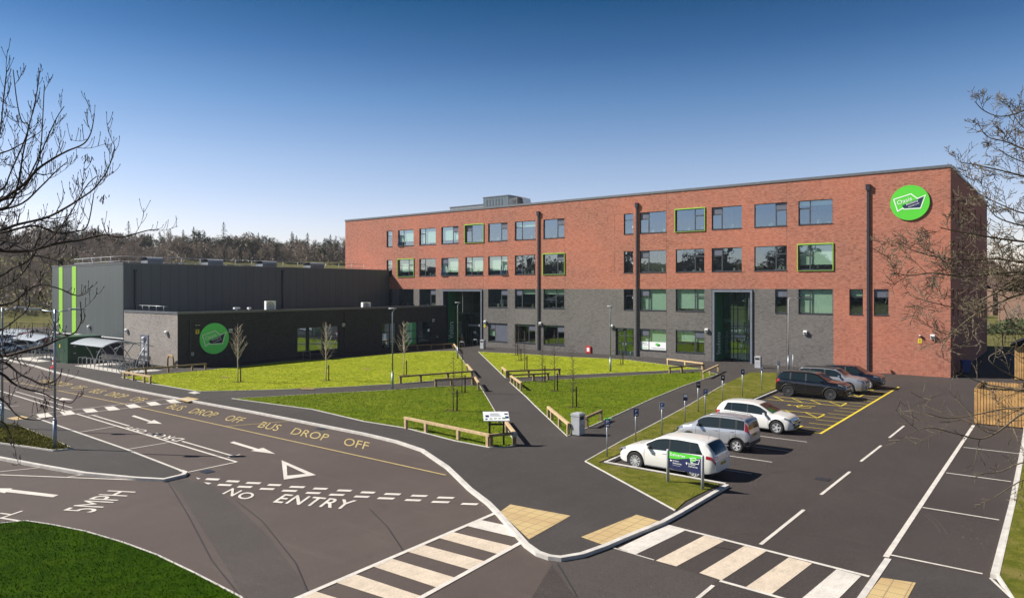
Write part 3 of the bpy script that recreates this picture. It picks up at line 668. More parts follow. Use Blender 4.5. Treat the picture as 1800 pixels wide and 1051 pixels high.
for z in(4.0,8.1,12.25): 
    for a,b in((LX+.3,-58.8),(-50.6,-21.2),(-16.1,-.3)): mb.box(a,b,.26,12,z,z+.3)
    for a,b in((-58.8,-50.6),(-21.2,-16.1)): mb.box(a,b,2.9 if z<8 else .26,12,z,z+.3)
mb.box(LX+.3,-.3,12,12.2,0,17.05); mb.build('interior_floors',M['inner'],school)
mb=MB()
for p in(694,733,771,811,854,899,947,1035,1120,1180,1244,1315,1392,1480,1527,1600):
    x=fx(p)
    for z,h in((4.3,3.7),(8.4,3.7),(12.55,3.7),(.02,3.98)):
        if z<1 and (PV[0]-.3<x<PV[1]+.3 or PS[0]-.3<x<PS[1]+.3): continue
        mb=MB(); mb.box(x-.06,x+.06,.24,9,z,z+h); mb.build('interior_partition',M['innerd'],school)
mb=MB()   # furniture silhouettes on sills and worktops inside
for r,k in WIN[:41]:
    for _ in range(4):
        x=random.uniform(r[0]+.2,r[1]-.4); h=random.uniform(.1,.5); mb.box(x,x+random.uniform(.12,.4),.6,.85,r[2]-.35,r[2]+h)
    mb.box(r[0],r[1],.5,1.1,r[2]-.4,r[2]-.35)
mb.build('classroom_furniture',M['inner'],school)
for z in(14.15,10.15,6.4):   # round lamps in the stair window
    mb=MB(); mb.lathe([(0.001,-.17),(.10,-.14),(.16,-.06),(.17,0),(.16,.06),(.10,.14),(.001,.17)],14); 
    mb.tube([(0,0,.17),(0,0,.9)],.01,5); mb.build('globe_lamp',M['signw'],school,(fx(1109.5),.55,z))
mb=MB()
for p in(993,1171.5,1383,849.5,628): x=fx(p); mb.box(x-.012,x+.012,-.004,.01,.05 if p!=849.5 else 7.4,17.5)
for z0,z1 in((13.40,15.64),(9.17,11.52)):
    x=fx(1080.5); mb.box(x-.015,x+.015,-.004,.01,z0,z1); mb.box(x,fx(1096),-.0042,.01,z1-.03,z1)
mb.build('movement_joint',mplain('joint_sealant',(.10,.05,.04),.9),school)
for p,zt in((1526.3,16.55),(1120,16.6),(947,16.55)):
    x=fx(p); mb=MB(); mb.box(x-.10,x+.10,-.15,-.02,.03,zt-.4); mb.box(x-.17,x+.17,-.24,-.01,zt-.4,zt+.05); mb.box(x-.20,x+.20,-.27,-.005,zt+.05,zt+.10)
    for z in(2,5.5,9,12.5): mb.box(x-.15,x+.15,-.12,-.001,z,z+.08)
    mb.build('drain_pipe',M['dark'],school)
# double door
def glazed(par,T,r,dep,vx,hz,name='glazing',gl='glass2',B=.07):
    a0,a1,z0,z1=r; f=MB(); bx=lambda a,b,c,d,e,g:f.box(a,b,c,d,e,g,0,lambda x,y,z:T(x,z,y))
    for a in[a0]+vx+[a1-B]: bx(a,a+B,dep,dep+.1,z0,z1)
    for z in[z0]+hz+[z1-B]: bx(a0+.001,a1-.001,dep+.003,dep+.097,z,z+B)
    o=f.build(name,M['frame'],par); g=MB(); g.add([T(a0,z0,dep+.05),T(a1,z0,dep+.05),T(a1,z1,dep+.05),T(a0,z1,dep+.05)],[(0,1,2,3)]); g.build('pane',M[gl],o); return o
d0,d1,dz0,dz1=door
o=glazed(school,TY,(d0,d1,dz0,dz1),.16,[d0+.12,(d0+d1)/2-.09,(d0+d1)/2+.03],[2.25],'door'); 
mb=MB(); 
for a in((d0+d1)/2-.2,(d0+d1)/2+.16): mb.tube([(a,.02,.8),(a,.02,1.5)],.02,6)
mb.build('handle',M['steel'],o)
# entrance portals
def portal(P,word,lab,yk,mirror,gstart):
    a0,a1,z0,z1=P; o=school
    mb=MB(); w_=.20
    for a,b,c,d in((a0+.12,a0+.12+w_,0.02,z1-.1),(a1-.12-w_,a1-.12,.02,z1-.1)): mb.box(a,b,-.12,.16,c,d)
    mb.box(a0+.12,a1-.12,-.119,.161,z1-.1-w_,z1-.098); mb.build('portal_frame',M['portal'],o)
    mb=MB()
    mb.box(a0,a0+.12,.0,.15,.02,z1); mb.box(a1-.12,a1,.0,.15,.02,z1); mb.box(a0+.12,a1-.12,.0,.15,z1-.1,z1)
    x0=a0+.32; x1=a1-.32; mb.box(x1,x1+.1,.16,yk,.02,z1); mb.box(x0-.1,x1+.1,.17,yk+.1,z1-.1,z1-.02)
    mb.build('portal_lining',M['dark'],o)
    mb=MB(); mb.box(x0-.09,x0,.165,gstart,.02,z1-.1); mb.build('side_panel',M['dark'],o)
    mb=MB(); mb.box(x0-.09,x0+.002,gstart,yk,.02,z1-.1); mb.build('green_side_panel',M['dgreen'],o)
    mb=MB(); yc=gstart+(yk-gstart)*.35; h=2.25
    put_text(mb,word,(x0+.012,yc+.55,.75),(x0+.012,yc+.55,.75+h),(x0+.012,yc-.42,.75),bold=True); mb.build('entrance_lettering',M['signw'],o)
    W=x1-x0
    g=glazed(o,TY,(x0,x1,.04,z1-.12),yk,[x0+W*.30,x0+W*.42,x0+W*.68,x0+W*.74],[2.35,2.75,3.6,5.3],'curtain_wall')
    mb=MB(); mb.box(x0+W*.36,x0+W*.66,yk-.03,yk-.01,2.48,2.72); mb.build('door_header_panel',M['paleg'],o)
    mb=MB()
    for a in(.52,.60,.78): mb.box(x0+W*a,x0+W*a+.03,yk-.08,yk-.05,.9,1.7)
    mb.build('door_handle',M['steel'],o)
    mb=MB()
    for a,b,z in((.50,.56,1.5),(.80,.87,1.5)): mb.box(x0+W*a,x0+W*b,yk-.03,yk-.01,z,z+.3)
    mb.build('door_notice',M['signw'],o)
    mb=MB(); mb.box(x0-3,x1+3,yk+5,yk+5.1,.02,8); mb.box(x0-3,x1+3,yk+.2,yk+5,4.0,4.3); mb.box(x0+1,x0+3,yk+3,yk+3.6,.02,1.1); mb.build('foyer_interior',M['inner'],o)
    mb=MB(); mb.box(x0,x1,.0,yk+6,.0,.106); mb.build('threshold',M['pave'],o)
portal(PV,'Visitors','entrance with the word Visitors on its green side panel',2.35,1,.9)
portal(PS,'Students','entrance with the word Students on its green side panel',2.10,1,.25)
# window posters of the reception window
a0,a1=cols['c9']; v=a0+(a1-a0)*.34
mb=MB(); mb.box(a0+.07,v-.05,.125,.132,.92,1.75); mb.box(v+.05,a1-.07,.125,.132,.92,1.75); po=mb.build('window_posters',M['signw'],school)
mb=MB(); put_text(mb,'Main',(a0+.3,.122,1.52),(v-.25,.122,1.52),(a0+.3,.122,1.66),bold=True); put_text(mb,'Reception',(a0+.12,.122,1.32),(v-.1,.122,1.32),(a0+.12,.122,1.46),bold=True); mb.build('poster_lettering',M['navy'],po)
mb=MB(); mb.box(a0+.2,v-.2,.119,.1225,1.06,1.13); mb.prism([(a0+.12,1.095),(a0+.25,1.18),(a0+.25,1.01)],.119,.1225,0,lambda p:(p[0],p[2],p[1]))
cx=(v+a1)/2; T=lambda p:(p[0],p[2],p[1]); mb.prism([(cx-.3,1.55),(cx-.02,1.66),(cx+.25,1.5),(cx-.1,1.36),(cx-.22,1.38)],.119,.1225,0,T); mb.build('poster_mark',M['logog'],po)
mb=MB(); mb.prism([(cx-.12,1.36),(cx+.3,1.55),(cx+.24,1.31),(cx-.02,1.30)],.116,.120,0,T); mb.box(v+.2,a1-.2,.119,.1225,1.10,1.125);mb.box(v+.5,a1-.15,.119,.1225,1.03,1.05); mb.build('poster_shape',M['navy'],po)
# roof plant
def rb(x0,x1,y0,y1,z0,z1,mat,lab,nm='roof_plant_box'):
    o=thing(nm,lab,'roof plant',((x0+x1)/2,(y0+y1)/2,z0)); m=MB(); X,Y,Z=(x1-x0)/2,(y1-y0)/2,z1-z0
    m.box(-X,X,-Y,Y,0,Z-.12); m.build('housing',mat,o)
    m=MB(); m.box(-X-.06,X+.06,-Y-.06,Y+.06,Z-.12,Z); m.build('lid',M['cop'],o)
    m=MB()
    for i in range(6): m.box(-X*.7+i*X*.24,-X*.7+i*X*.24+.05,-Y-.03,-Y,.3,Z-.4)
    for i in range(5): m.box(X,X+.03,-Y*.8,Y*.8,.4+i*.25,.5+i*.25)
    m.build('louvre',M['dark'],o); return o
rb(-64.2,-57.7,8,12,17.25,19.45,mplain('plant_grey',(.20,.22,.24),.5,.3),'low grey plant box at the left of the roof group')
rb(-57.6,-53.1,7.8,12,17.25,20.35,mplain('plant_dark',(.13,.16,.18),.4,.4),'tallest dark grey plant box in the middle of the roof group')
o=thing('roof_duct','white ventilation duct with slanted end on the school roof','duct',(-50.9,7.5,17.25))
m=MB(); m.prism([(-1.1,.2),(1.1,.2),(1.5,.9),(1.1,2.35),(.5,2.5),(-1.1,2.3)],-.9,.9,0,lambda p:(p[0],p[2],p[1])); m.build('duct_body',M['signw'],o)
m=MB(); m.box(-.9,-.7,-.7,.7,0,.2); m.box(.7,.9,-.7,.7,0,.2); m.build('foot',M['dark'],o)
m=MB(); m.box(.2,.3,-.95,.95,.2,2.5); m.build('flange',M['cop'],o)
rb(fx(1320)-2,fx(1350)-1,10,13,17.25,18.35,mplain('plant_cream',(.5,.48,.4),.6),'low pale roof light behind the parapet, right of the roof','roof_light')
# ---- low block
LBX=-57.55; LBY=-36.2
low=thing('low_wing','single storey dark brick wing with a grey coping, joined to the school entrance','building')
TL=mapX(LBX)
hl=[(-23.1,-21.85,.25,3.22),(-21.6,-19.75,.25,3.24),(-19.6,-17.55,.25,3.26),(-11.1,-8.8,.25,3.25),(-7.25,-5.15,.25,3.25),(-5.0,-2.72,.25,3.25)]
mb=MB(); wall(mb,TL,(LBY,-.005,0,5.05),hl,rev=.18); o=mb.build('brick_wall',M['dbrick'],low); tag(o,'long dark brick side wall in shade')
mb=MB(); mb.add([(-68.5,LBY,0),(LBX,LBY,0),(LBX,LBY,5.05),(-68.5,LBY,5.05)],[(0,1,2,3)]); o=mb.build('brick_wall',mbrick('grey_brick_sunlit',(.30,.27,.245),(.22,.195,.18),(.33,.31,.29),(.15,.13,.12),.45),low); tag(o,'sunlit grey brick end wall')  # paler copy of the wing brick, sunlight on this end put into the colour
mb=MB(); mb.box(-68.4,LBX+.05,LBY-.05,LBY+.3,5.05,5.26); mb.box(LBX-.3,LBX+.052,LBY+.3,-.02,5.05,5.26); mb.build('coping',M['cop'],low)
mb=MB(); mb.box(-68.4,LBX-.3,LBY+.3,-.02,4.75,4.9); mb.build('roof',M['roof'],low)
for q in((-68.4,LBX-5,LBY+.3,-.1,.02,.1),(LBX-5.1,LBX-5,LBY+.3,-.1,.1,4.75),(LBX-5,LBX-.3,-14,-13.8,.02,4.7),(LBX-5,LBX-.3,-25,-24.8,.02,4.7)): mb=MB(); mb.box(*q); mb.build('interior_partition',M['inner'],low)
for i,(a,b,z0,z1) in enumerate(hl):
    vs=[] if i in(0,) else [a+(b-a)*.55] if i==3 else []
    hz=[2.2] if i<3 else [1.1,2.1]
    glazed(low,TL,(a,b,z0,z1),.10,vs,hz,'window','glass')
mb=MB(); mb.box(LBX-.3,LBX-.22,-7.2,-5.2,.4,3.2); mb.build('painted_reflection',M['logog2'],low)  # green sheet and word behind the glass imitate the reflected visitors entrance
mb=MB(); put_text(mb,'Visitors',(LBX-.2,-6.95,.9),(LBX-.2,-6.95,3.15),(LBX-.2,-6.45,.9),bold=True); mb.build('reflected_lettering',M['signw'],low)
mb=MB(); mb.box(LBX-.35,LBX-.25,-11.0,-8.9,.9,1.05); mb.box(LBX-.9,LBX-.3,-10,-9.8,.1,.9); mb.build('table',M['signw'],low)
for y,zt in((onX(334,560,LBX)[0],4.2),(onX(605.5,560,LBX)[0],4.6)):
    mb=MB(); mb.box(LBX,LBX+.12,y-.07,y+.07,.1,zt); mb.box(LBX,LBX+.2,y-.12,y+.12,zt,zt+.25); mb.build('drain_pipe',M['dark'],low)
mb=MB(); mb.tube([(-67.7,LBY+.9,5.0),(-67.7,LBY+.9,5.75),(-64,LBY+.9,5.72),(-61.3,LBY+.9,5.7)],.03,6)
for x in(-66.4,-65.0,-63.5,-62): mb.tube([(x,LBY+.9,5.0),(x,LBY+.9,5.72)],.025,5)
mb.build('guard_rail',M['steel'],low)
# door in the end wall
da,dz=onY(247.5,598,LBY); db,_=onY(261.5,598,LBY)
dd=MB(); dd.box(da,db,LBY-.05,LBY-.003,.1,2.9); do=dd.build('door',M['panel'],low)
m=MB()
for k,(u0,u1) in enumerate(((.14,.42),(.60,.88))):
    for z0,z1 in((.25,1.15),(1.35,2.3)): m.box(da+(db-da)*u0,da+(db-da)*u1,LBY-.06,LBY-.051,z0,z1)
m.build('door_panel',M['paleg'],do)
m=MB(); m.box((da+db)/2+.05,(da+db)/2+.09,LBY-.1,LBY-.055,1.0,1.4); m.build('handle',M['steel'],do)
# ---- sports hall
gym=thing('sports_hall','tall windowless hall clad in grey metal panels with two lime green stripes','sports hall')
GX0,GX1,GY,GZ=-87.0,-68.55,-36.24,9.98
mb=MB(); mb.add([(GX0,GY,2.38),(GX1,GY,2.38),(GX1,GY,GZ),(GX0,GY,GZ)],[(0,1,2,3)]); mb.add([(GX1,GY,0),(GX1,-.01,0),(GX1,-.01,GZ),(GX1,GY,GZ)],[(0,1,2,3)])
mb.add([(GX0,-.01,2.38),(GX0,GY,2.38),(GX0,GY,GZ),(GX0,-.01,GZ)],[(0,1,2,3)]); mb.add([(GX1,-.01,0),(GX0,-.01,0),(GX0,-.01,GZ),(GX1,-.01,GZ)],[(0,1,2,3)]); mb.build('cladding',M['clad'],gym)
mb=MB(); mb.box(GX0+.3,GX1-.05,GY+1.2,-.3,.0,2.38); mb.box(GX1-.05,GX1-.002,GY+.02,GY+1.2,.0,2.37); mb.build('brick_base',M['dbrick'],gym)
mb=MB(); mb.box(GX0,GX1-.003,GY+.005,GY+1.2,2.28,2.376); mb.build('soffit',M['signw'],gym)
mb=MB(); mb.box(GX0-.05,GX1+.05,GY-.05,GY+.25,GZ,GZ+.12); mb.box(GX1-.25,GX1+.052,GY+.25,-.01,GZ,GZ+.12); mb.box(GX0-.05,GX0+.25,GY+.25,-.01,GZ,GZ+.12); mb.build('coping',M['cop'],gym)
mb=MB(); mb.box(GX0+.25,GX1-.25,GY+.25,-.02,9.6,9.75); mb.build('roof',M['roof'],gym)
mb=MB()
for p,q in((104,110.3),(127,134)): a=onY(p,520,GY)[0];b=onY(q,520,GY)[0]; mb.box(a,b,GY-.03,GY-.001,2.38,GZ-.02)
mb.build('green_stripe',M['lime'],gym)
for p,zt in((237,9.2),(496,9.5)):
    y=onX(p,500,GX1)[0]; mb=MB(); mb.box(GX1,GX1+.13,y-.08,y+.08,5.0,zt); mb.box(GX1,GX1+.2,y-.13,y+.13,zt,zt+.2); mb.build('drain_pipe',M['dark'],gym)
VL=['leftmost of the four grey roof vents on the dark hall','second from left of the four grey roof vents on the dark hall','third from left of the four grey roof vents on the dark hall','rightmost of the four grey roof vents on the dark hall']
for (pa,pb,yt,yb),l in zip(((253,281,453,466),(359,387,456.5,467),(455,481,459.5,470),(539,564,462.3,472)),VL):
    c=PX((pa+pb)/2,508,1); k=-70.6; y,z=onX((pa+pb)/2,yt,k); wd=abs(onX(pb,yt,k)[0]-onX(pa,yt,k)[0])*.5
    o=thing('roof_vent',l,'roof vent',(k,y,9.75),0,'roof vents on the hall'); h=z-9.75
    m=MB(); m.box(-.75,.75,-wd*.95,wd*.95,0,h*.72); m.build('louvred_housing',mplain('vent_grey',(.22,.24,.26),.5,.4),o)
    m=MB(); m.prism([(-.85,h*.72),(.85,h*.72),(.75,h*.95),(.5,h),(-.5,h),(-.75,h*.95)],-wd,wd,0,lambda p:(p[0],p[2],p[1])); m.build('hood',M['paleg'],o)
# roof guard rail
o=thing('guard_rail','thin pale safety rail round the edge of the hall roof','railing',(0,0,9.75))
m=MB(); path=[(-86.6,-10),(-86.4,-30.),(-84.5,-34.8),(-72.2,-34.9),(-71.6,-33),(-71.6,-2)]
for h in(1.15,.62): m.tube([(x,y,h) for x,y in path],.028,5)
m.build('rail',M['paleg'],o); m=MB()
for (x0,y0),(x1,y1) in zip(path,path[1:]):
    L=math.hypot(x1-x0,y1-y0); n_=max(1,int(L/2.2))
    for i in range(n_+1): m.tube([(x0+(x1-x0)*i/n_,y0+(y1-y0)*i/n_,0),(x0+(x1-x0)*i/n_,y0+(y1-y0)*i/n_,1.15)],.03,5)
m.build('post',M['paleg'],o)
# ---- logo discs
def disc(T,R,lab,gm):
    o=thing('round_sign',lab,'sign',T(0,0,0)); b=Vector(T(0,0,0))
    L=lambda u,v,d:tuple(Vector(T(u*R,v*R,d))-b)
    n=64; m=MB(); m.prism([(math.cos(2*PI*i/n),math.sin(2*PI*i/n)) for i in range(n)],0,1,0,lambda p:L(p[0],p[1],.05+.07*p[2])); m.build('disc',M[gm],o)
    m=MB()
    for a in(-.5,.5): m.prism([(a-.05,-.6),(a+.05,-.6),(a+.05,.6),(a-.05,.6)],0,1,0,lambda p:L(p[0],p[1],.05*p[2])); 
    m.build('fixing_rail',M['dark'],o)
    c=lambda x,y:((x-690)/410,-(y-540)/368)
    pts=[c(*p) for p in((355,450),(715,358),(850,465),(1015,405),(915,670),(570,670),(545,648),(440,708))]
    m=MB(); m.strip(pts,.050,.122,.132,closed=True,off=.0); m.v=[L(*p) for p in m.v]; m.build('logo_outline',M['signw'],o)
    m=MB(); m.prism([c(*p) for p in((530,590),(850,484),(975,430),(905,655),(580,655),(552,630))],.121,.126,0,lambda p:L(*p)); m.build('logo_shape',M['navy'],o)
    m=MB()
    for s,a,b_,t_ in(('Oasis',(438,575),(745,490),(415,490)),('Academy',(622,608),(872,535),(607,558)),('Leesbrook',(668,640),(893,570),(660,615))):
        put_text(m,s,L(*c(*a),.136),L(*c(*b_),.136),L(*c(*t_),.136),bold=False)
    m.build('logo_lettering',M['signw'],o)
disc(lambda u,v,d:(-3.0+u,-d,14.80+v),1.5,'round bright green sign with a navy and white emblem high on the red brick corner','logog')
disc(lambda u,v,d:(LBX+d,-32.62+u,2.62+v),1.5,'round green sign with a navy and white emblem low on the dark brick wing','logog2')
# ---- wall lights, cameras, small signs
def wl(pos,nrm,lab,kind='light'):
    o=thing('wall_light' if kind=='light' else 'security_camera',lab,'wall light' if kind=='light' else 'camera',pos,{'y':0,'x':PI/2}[nrm])
    m=MB()
    if kind=='light':
        m.box(-.09,.09,-.06,0,-.12,.12); m.build('bracket',M['dark'],o)
        m=MB(); m.prism([(-.24,.16),(-.06,.2),(-.06,-.2),(-.2,-.16)],-.16,.16,0,lambda p:(p[2],p[0],p[1])); m.build('housing',M['signw'],o)
        m=MB(); m.box(-.12,.12,-.245,-.235,-.10,.02); m.build('lens',M['frame'],o)
    else:
        m.lathe([(.001,0),(.09,0),(.1,-.05),(.001,-.06)],12); m.build('mount',M['signw'],o)
        m=MB(); m.lathe([(.095,-.06),(.09,-.12),(.05,-.17),(.001,-.18)],12); m.build('dome',M['black'],o)
        for ob in o.children: ob.location=(0,-.12,0)
for px,py,l in((1639.5,592,'white wall light at the lower right of the red brick corner'),(1416,584.5,'white wall light on grey brick above the parked black car'),(1242.5,580.5,'white wall light left of the students entrance'),(1076,574,'white wall light above the side door'),(950.5,569,'white wall light beside the left drain pipe'),(853.5,566,'white wall light right of the visitors entrance')):
    x,z=onY(px,py,0); wl((x,0,z),'y',l)
for px,py,l in((104,571,'white wall light on the left lime stripe of the hall'),(158,575,'white wall light right of the lime stripes on the hall')):
    x,z=onY(px,py,GY); wl((x,GY-.03,z),'y',l)
for px,py,l in((224,581,'white wall light left of the wing door'),(294,585,'white wall light right of the wing door'),(254,595.5,'small white light just above the wing door')):
    x,z=onY(px,py,LBY); wl((x,LBY,z),'y',l)
for px,py,l in((760.5,563,'grey wall light at the right end of the dark wing'),(602.5,571,'grey wall light beside the middle pipe of the dark wing'),(404,581,'grey wall light right of the low round green sign')):
    y,z=onX(px,py,LBX); wl((LBX,y,z),'x',l)
x,z=onY(1618,589,0); wl((x,0,z),'y','white dome camera above the yellow sign on the red brick corner','cam')
for px,l in((344,'left one of the two white cameras beside the low round green sign'),(348.5,'right one of the two white cameras beside the low round green sign')): y,z=onX(px,571,LBX); wl((LBX,y,z),'x',l,'cam')
def plate(pos,nrm,w_,h,mat,lab,nm='wall_sign',cat='sign',d=.02,dots=1):
    o=thing(nm,lab,cat,pos,{'y':0,'x':PI/2}[nrm]); m=MB(); m.box(-w_/2,w_/2,-d,-.001,-h/2,h/2); m.build('plate',mat,o)
    if dots: m=MB(); m.lathe([(.001,0),(w_*.22,0)],10,0,'y',(0,-d-.004,h*.12)); m.box(-w_*.35,w_*.35,-d-.004,-d-.002,-h*.36,-h*.28); m.build('symbol',M['black'],o)
x,z=onY(1617,599.5,0); plate((x,0,z),'y',.28,.36,M['signy'],'yellow camera warning sign on the red brick corner')
x,z=onY(852,573,0); plate((x,0,z),'y',.26,.36,M['signy'],'yellow camera warning sign right of the visitors entrance')
y,z=onX(347,583,LBX); plate((LBX,y,z),'x',.36,.42,M['signy'],'yellow camera warning sign beside the low round green sign')
y,z=onX(338,622,LBX); plate((LBX,y,z),'x',.26,.32,M['paleg'],'small white notice low on the dark wing near its corner',d=.06)
y,z=onX(768.5,592,LBX); plate((LBX,y,z),'x',.22,.32,M['paleg'],'small white call point at the far end of the dark wing',nm='call_point',d=.06)
x0,z1=onY(1030.5,608,0);x1,z0=onY(1039,620.5,0); plate(((x0+x1)/2,0,(z0+z1)/2),'y',x1-x0,z1-z0,M['red'],'red fire inlet box on the grey brick wall','fire_inlet_box','fire box',.12,0)
m=MB(); m.box((x0+x1)/2-.17,(x0+x1)/2+.17,-.128,-.121,(z0+z1)/2-.22,(z0+z1)/2+.22); q=m.build('label_plate',M['signw']); q.parent=[o for o in COL.objects if o.name=='fire_inlet_box'][0]; q.location=(-(x0+x1)/2,0,-(z0+z1)/2)
# AC units and flues on the low roof
def acu(px0,px1,py0,py1,lab):
    k=LBX-.6; y0,z1=onX(px0,py0,k);y1,_=onX(px1,py0,k); w_=y1-y0; h=z1-4.9
    o=thing('air_conditioning_unit',lab,'air conditioner',(k,(y0+y1)/2,4.9),PI/2)
    m=MB(); m.box(-w_/2,w_/2,0,.35,.12,h); m.build('casing',M['signw'],o)
    m=MB(); r=min(w_,h)*.36; m.lathe([(r,0),(r+.05,0)],20,0,'y',(-w_*.1,-.012,h*.55)); 
    for t in(.35,.7): m.lathe([(r*t,0),(r*t+.04,0)],16,0,'y',(-w_*.1,-.012,h*.55))
    for i in range(8): a=i*PI/4; m.bar((-w_*.1,-.012,h*.55),(-w_*.1+r*math.cos(a),-.012,h*.55+r*math.sin(a)),.03,.008)
    m.build('fan_grille',M['frame'],o)
    m=MB(); m.box(-w_/2,-w_/2+.1,0,.35,0,.12); m.box(w_/2-.1,w_/2,0,.35,0,.12); m.build('foot',M['dark'],o)
acu(468,485,529,545,'white air conditioning unit in the middle of the wing roof'); acu(638,652,531.5,540,'white air conditioning unit at the right of the wing roof')
for px,w_,l in((416,.62,'wide white flue terminal on the wing roof'),(438,.3,'narrow white flue terminal on the wing roof')):
    k=LBX-.8; y,z=onX(px,543,k); o=thing('flue_terminal',l,'flue',(k,y,4.9)); m=MB(); m.tube([(0,0,0),(0,0,z-4.9+.05)],.10,10); m.build('pipe',M['paleg'],o); m=MB(); m.box(-.15,.15,-w_/2,w_/2,z-4.9,z-4.9+.16); m.build('cowl',M['signw'],o)
# ------------------------------------------------------------------ street furniture
PZ=.10
def g3(px,py,z=PZ): p=G(px,py,z); return (p.x,p.y,z)
def lamp(px,py,h,kind,lab,rz=0,z=PZ,loc=None):
    o=thing('lamp_post',lab,'lamp post',loc or g3(px,py,z),rz,'lamp posts round the school'); 
    m=MB(); hb=h*.20; m.tube([(0,0,0),(0,0,hb)],.085,10); m.tube([(0,0,hb),(0,0,hb+.12)],[.085,.055],10); m.build('base_section',M['pole'],o)
    if kind=='double':
        m=MB(); m.tube([(0,0,hb+.1),(0,0,h)],[.055,.045],8); m.tube([(-.75,0,h-.02),(-.2,0,h-.10),(.2,0,h-.10),(.75,0,h-.02)],.028,6); m.build('column',M['pole'],o)
        heads=[(-1.0,0),(1.0,0)]; 
        for x,_ in heads: m=MB(); m.prism([(x-.33,-.11),(x-.2,-.16),(x+.2,-.16),(x+.33,-.11),(x+.33,.11),(x+.2,.16),(x-.2,.16),(x-.33,.11)],h-.03,h+.05); m.build('lamp_head',M['paleg'],o)
    elif kind=='crank':
        m=MB(); m.tube([(0,0,hb+.1),(0,0,h-.15),(.06,0,h-.04),(.2,0,h),(.75,0,h+.02)],[.052,.045,.04,.036,.03],8); m.build('column',M['paleg'],o)
        m=MB(); m.prism([(.6,-.09),(1.05,-.11),(1.1,0),(1.05,.11),(.6,.09)],h-.02,h+.06); m.build('lamp_head',M['paleg'],o)
    else:
        m=MB(); m.tube([(0,0,hb+.1),(0,0,h-.55),(0,0,h-.30),(.10,0,h-.10),(.16,0,h)],[.052,.045,.04,.035,.03],8); m.build('column',M['pole'],o)
        m=MB(); m.lathe([(.001,h+.06),(.28,h+.045),(.31,h+.01),(.28,h-.02),(.001,h-.02)],16); m.build('lamp_head',M['paleg'],o)
        o.children[-1].location=(.0,0,0)
lamp(96.5,788,6.35,'double','double headed lamp post standing in the rough planting bed',HEAD,.12)
lamp(4,752,6.3,'double','double headed lamp post at the left edge of the picture',HEAD,.12)
lamp(690,684,5.85,'top','single lamp post between the two left lawns',HEAD,.12)
lamp(804.5,630,5.85,'top','single lamp post in front of the visitors entrance',HEAD,.12)
lamp(1073,653,5.75,'top','single lamp post on the lawn near the side door',HEAD,.12)
lamp(1386,653,6.5,'crank','lamp post with a cranked arm behind the parked cars',HEAD,.10)
def tb(name,rz=0): pass
def bin_(px,py,lab,rz):
    o=thing('litter_bin',lab,'bin',g3(px,py),rz,'grey litter bins'); W,D,H=.26,.24,1.05
    m=MB(); m.box(-W,W,-D,D,.04,H*.74); m.box(-W,-W+.06,-D,D,H*.74,H*.92); m.box(W-.06,W,-D,D,H*.74,H*.92); m.build('body',M['paleg'],o)
    m=MB(); m.box(-W+.05,W-.05,-D+.04,D-.04,H*.74,H*.92); m.build('opening',M['black'],o)
    m=MB(); m.box(-W-.02,W+.02,-D-.02,D+.02,H*.92,H+.03); m.box(-W+.05,W-.05,-D+.05,D-.05,H+.03,H+.06); m.build('lid',M['paleg'],o)
    m=MB(); m.box(-W+.03,W-.03,-D+.03,D-.03,0,.04); m.build('plinth',M['dark'],o)
    m=MB(); m.lathe([(.001,-D-.004),(.03,-D-.004)],8,0,'y',(0,0,.5)); m.build('lock',M['black'],o)
bin_(1016,764,'grey litter bin nearest the camera where the paths meet',PI/2)
bin_(849,613,'grey litter bin beside the visitors entrance',0); bin_(1333,647,'grey litter bin beside the students entrance',0)
# knee rails
def rail(pts,mt,lab,h=.52,z=LZ,posts=None,cap=False):
    P=[G(a,b,z) for a,b in pts]; c=P[0]
    o=thing('knee_rail',lab,'low fence',(c.x,c.y,z),0,'low timber knee rails along the paths')
    Q=[(p-c) for p in P]
    m=MB(); a,b=Q[0],Q[-1]; d=(b-a).normalized()
    m.bar((a.x-d.x*.12,a.y-d.y*.12,h),(b.x+d.x*.12,b.y+d.y*.12,h+random.uniform(-.01,.01)),.14,.12); m.build('rail',M[mt],o)
    for q in Q:
        t=(q-a).dot(d); q=a+d*t; m=MB(); m.box(-.075,.075,-.075,.075,-.12,h-.03); m.build('post',M[mt if mt=='timber' else 'timberd'],o,(q.x,q.y,0),math.atan2(d.y,d.x))
    if cap:
        m=MB(); m.box(-.10,.10,-.10,.10,h-.14,h+.07); m.build('metal_strap',M['steel'],o,(Q[-1].x,Q[-1].y,0),math.atan2(d.y,d.x))
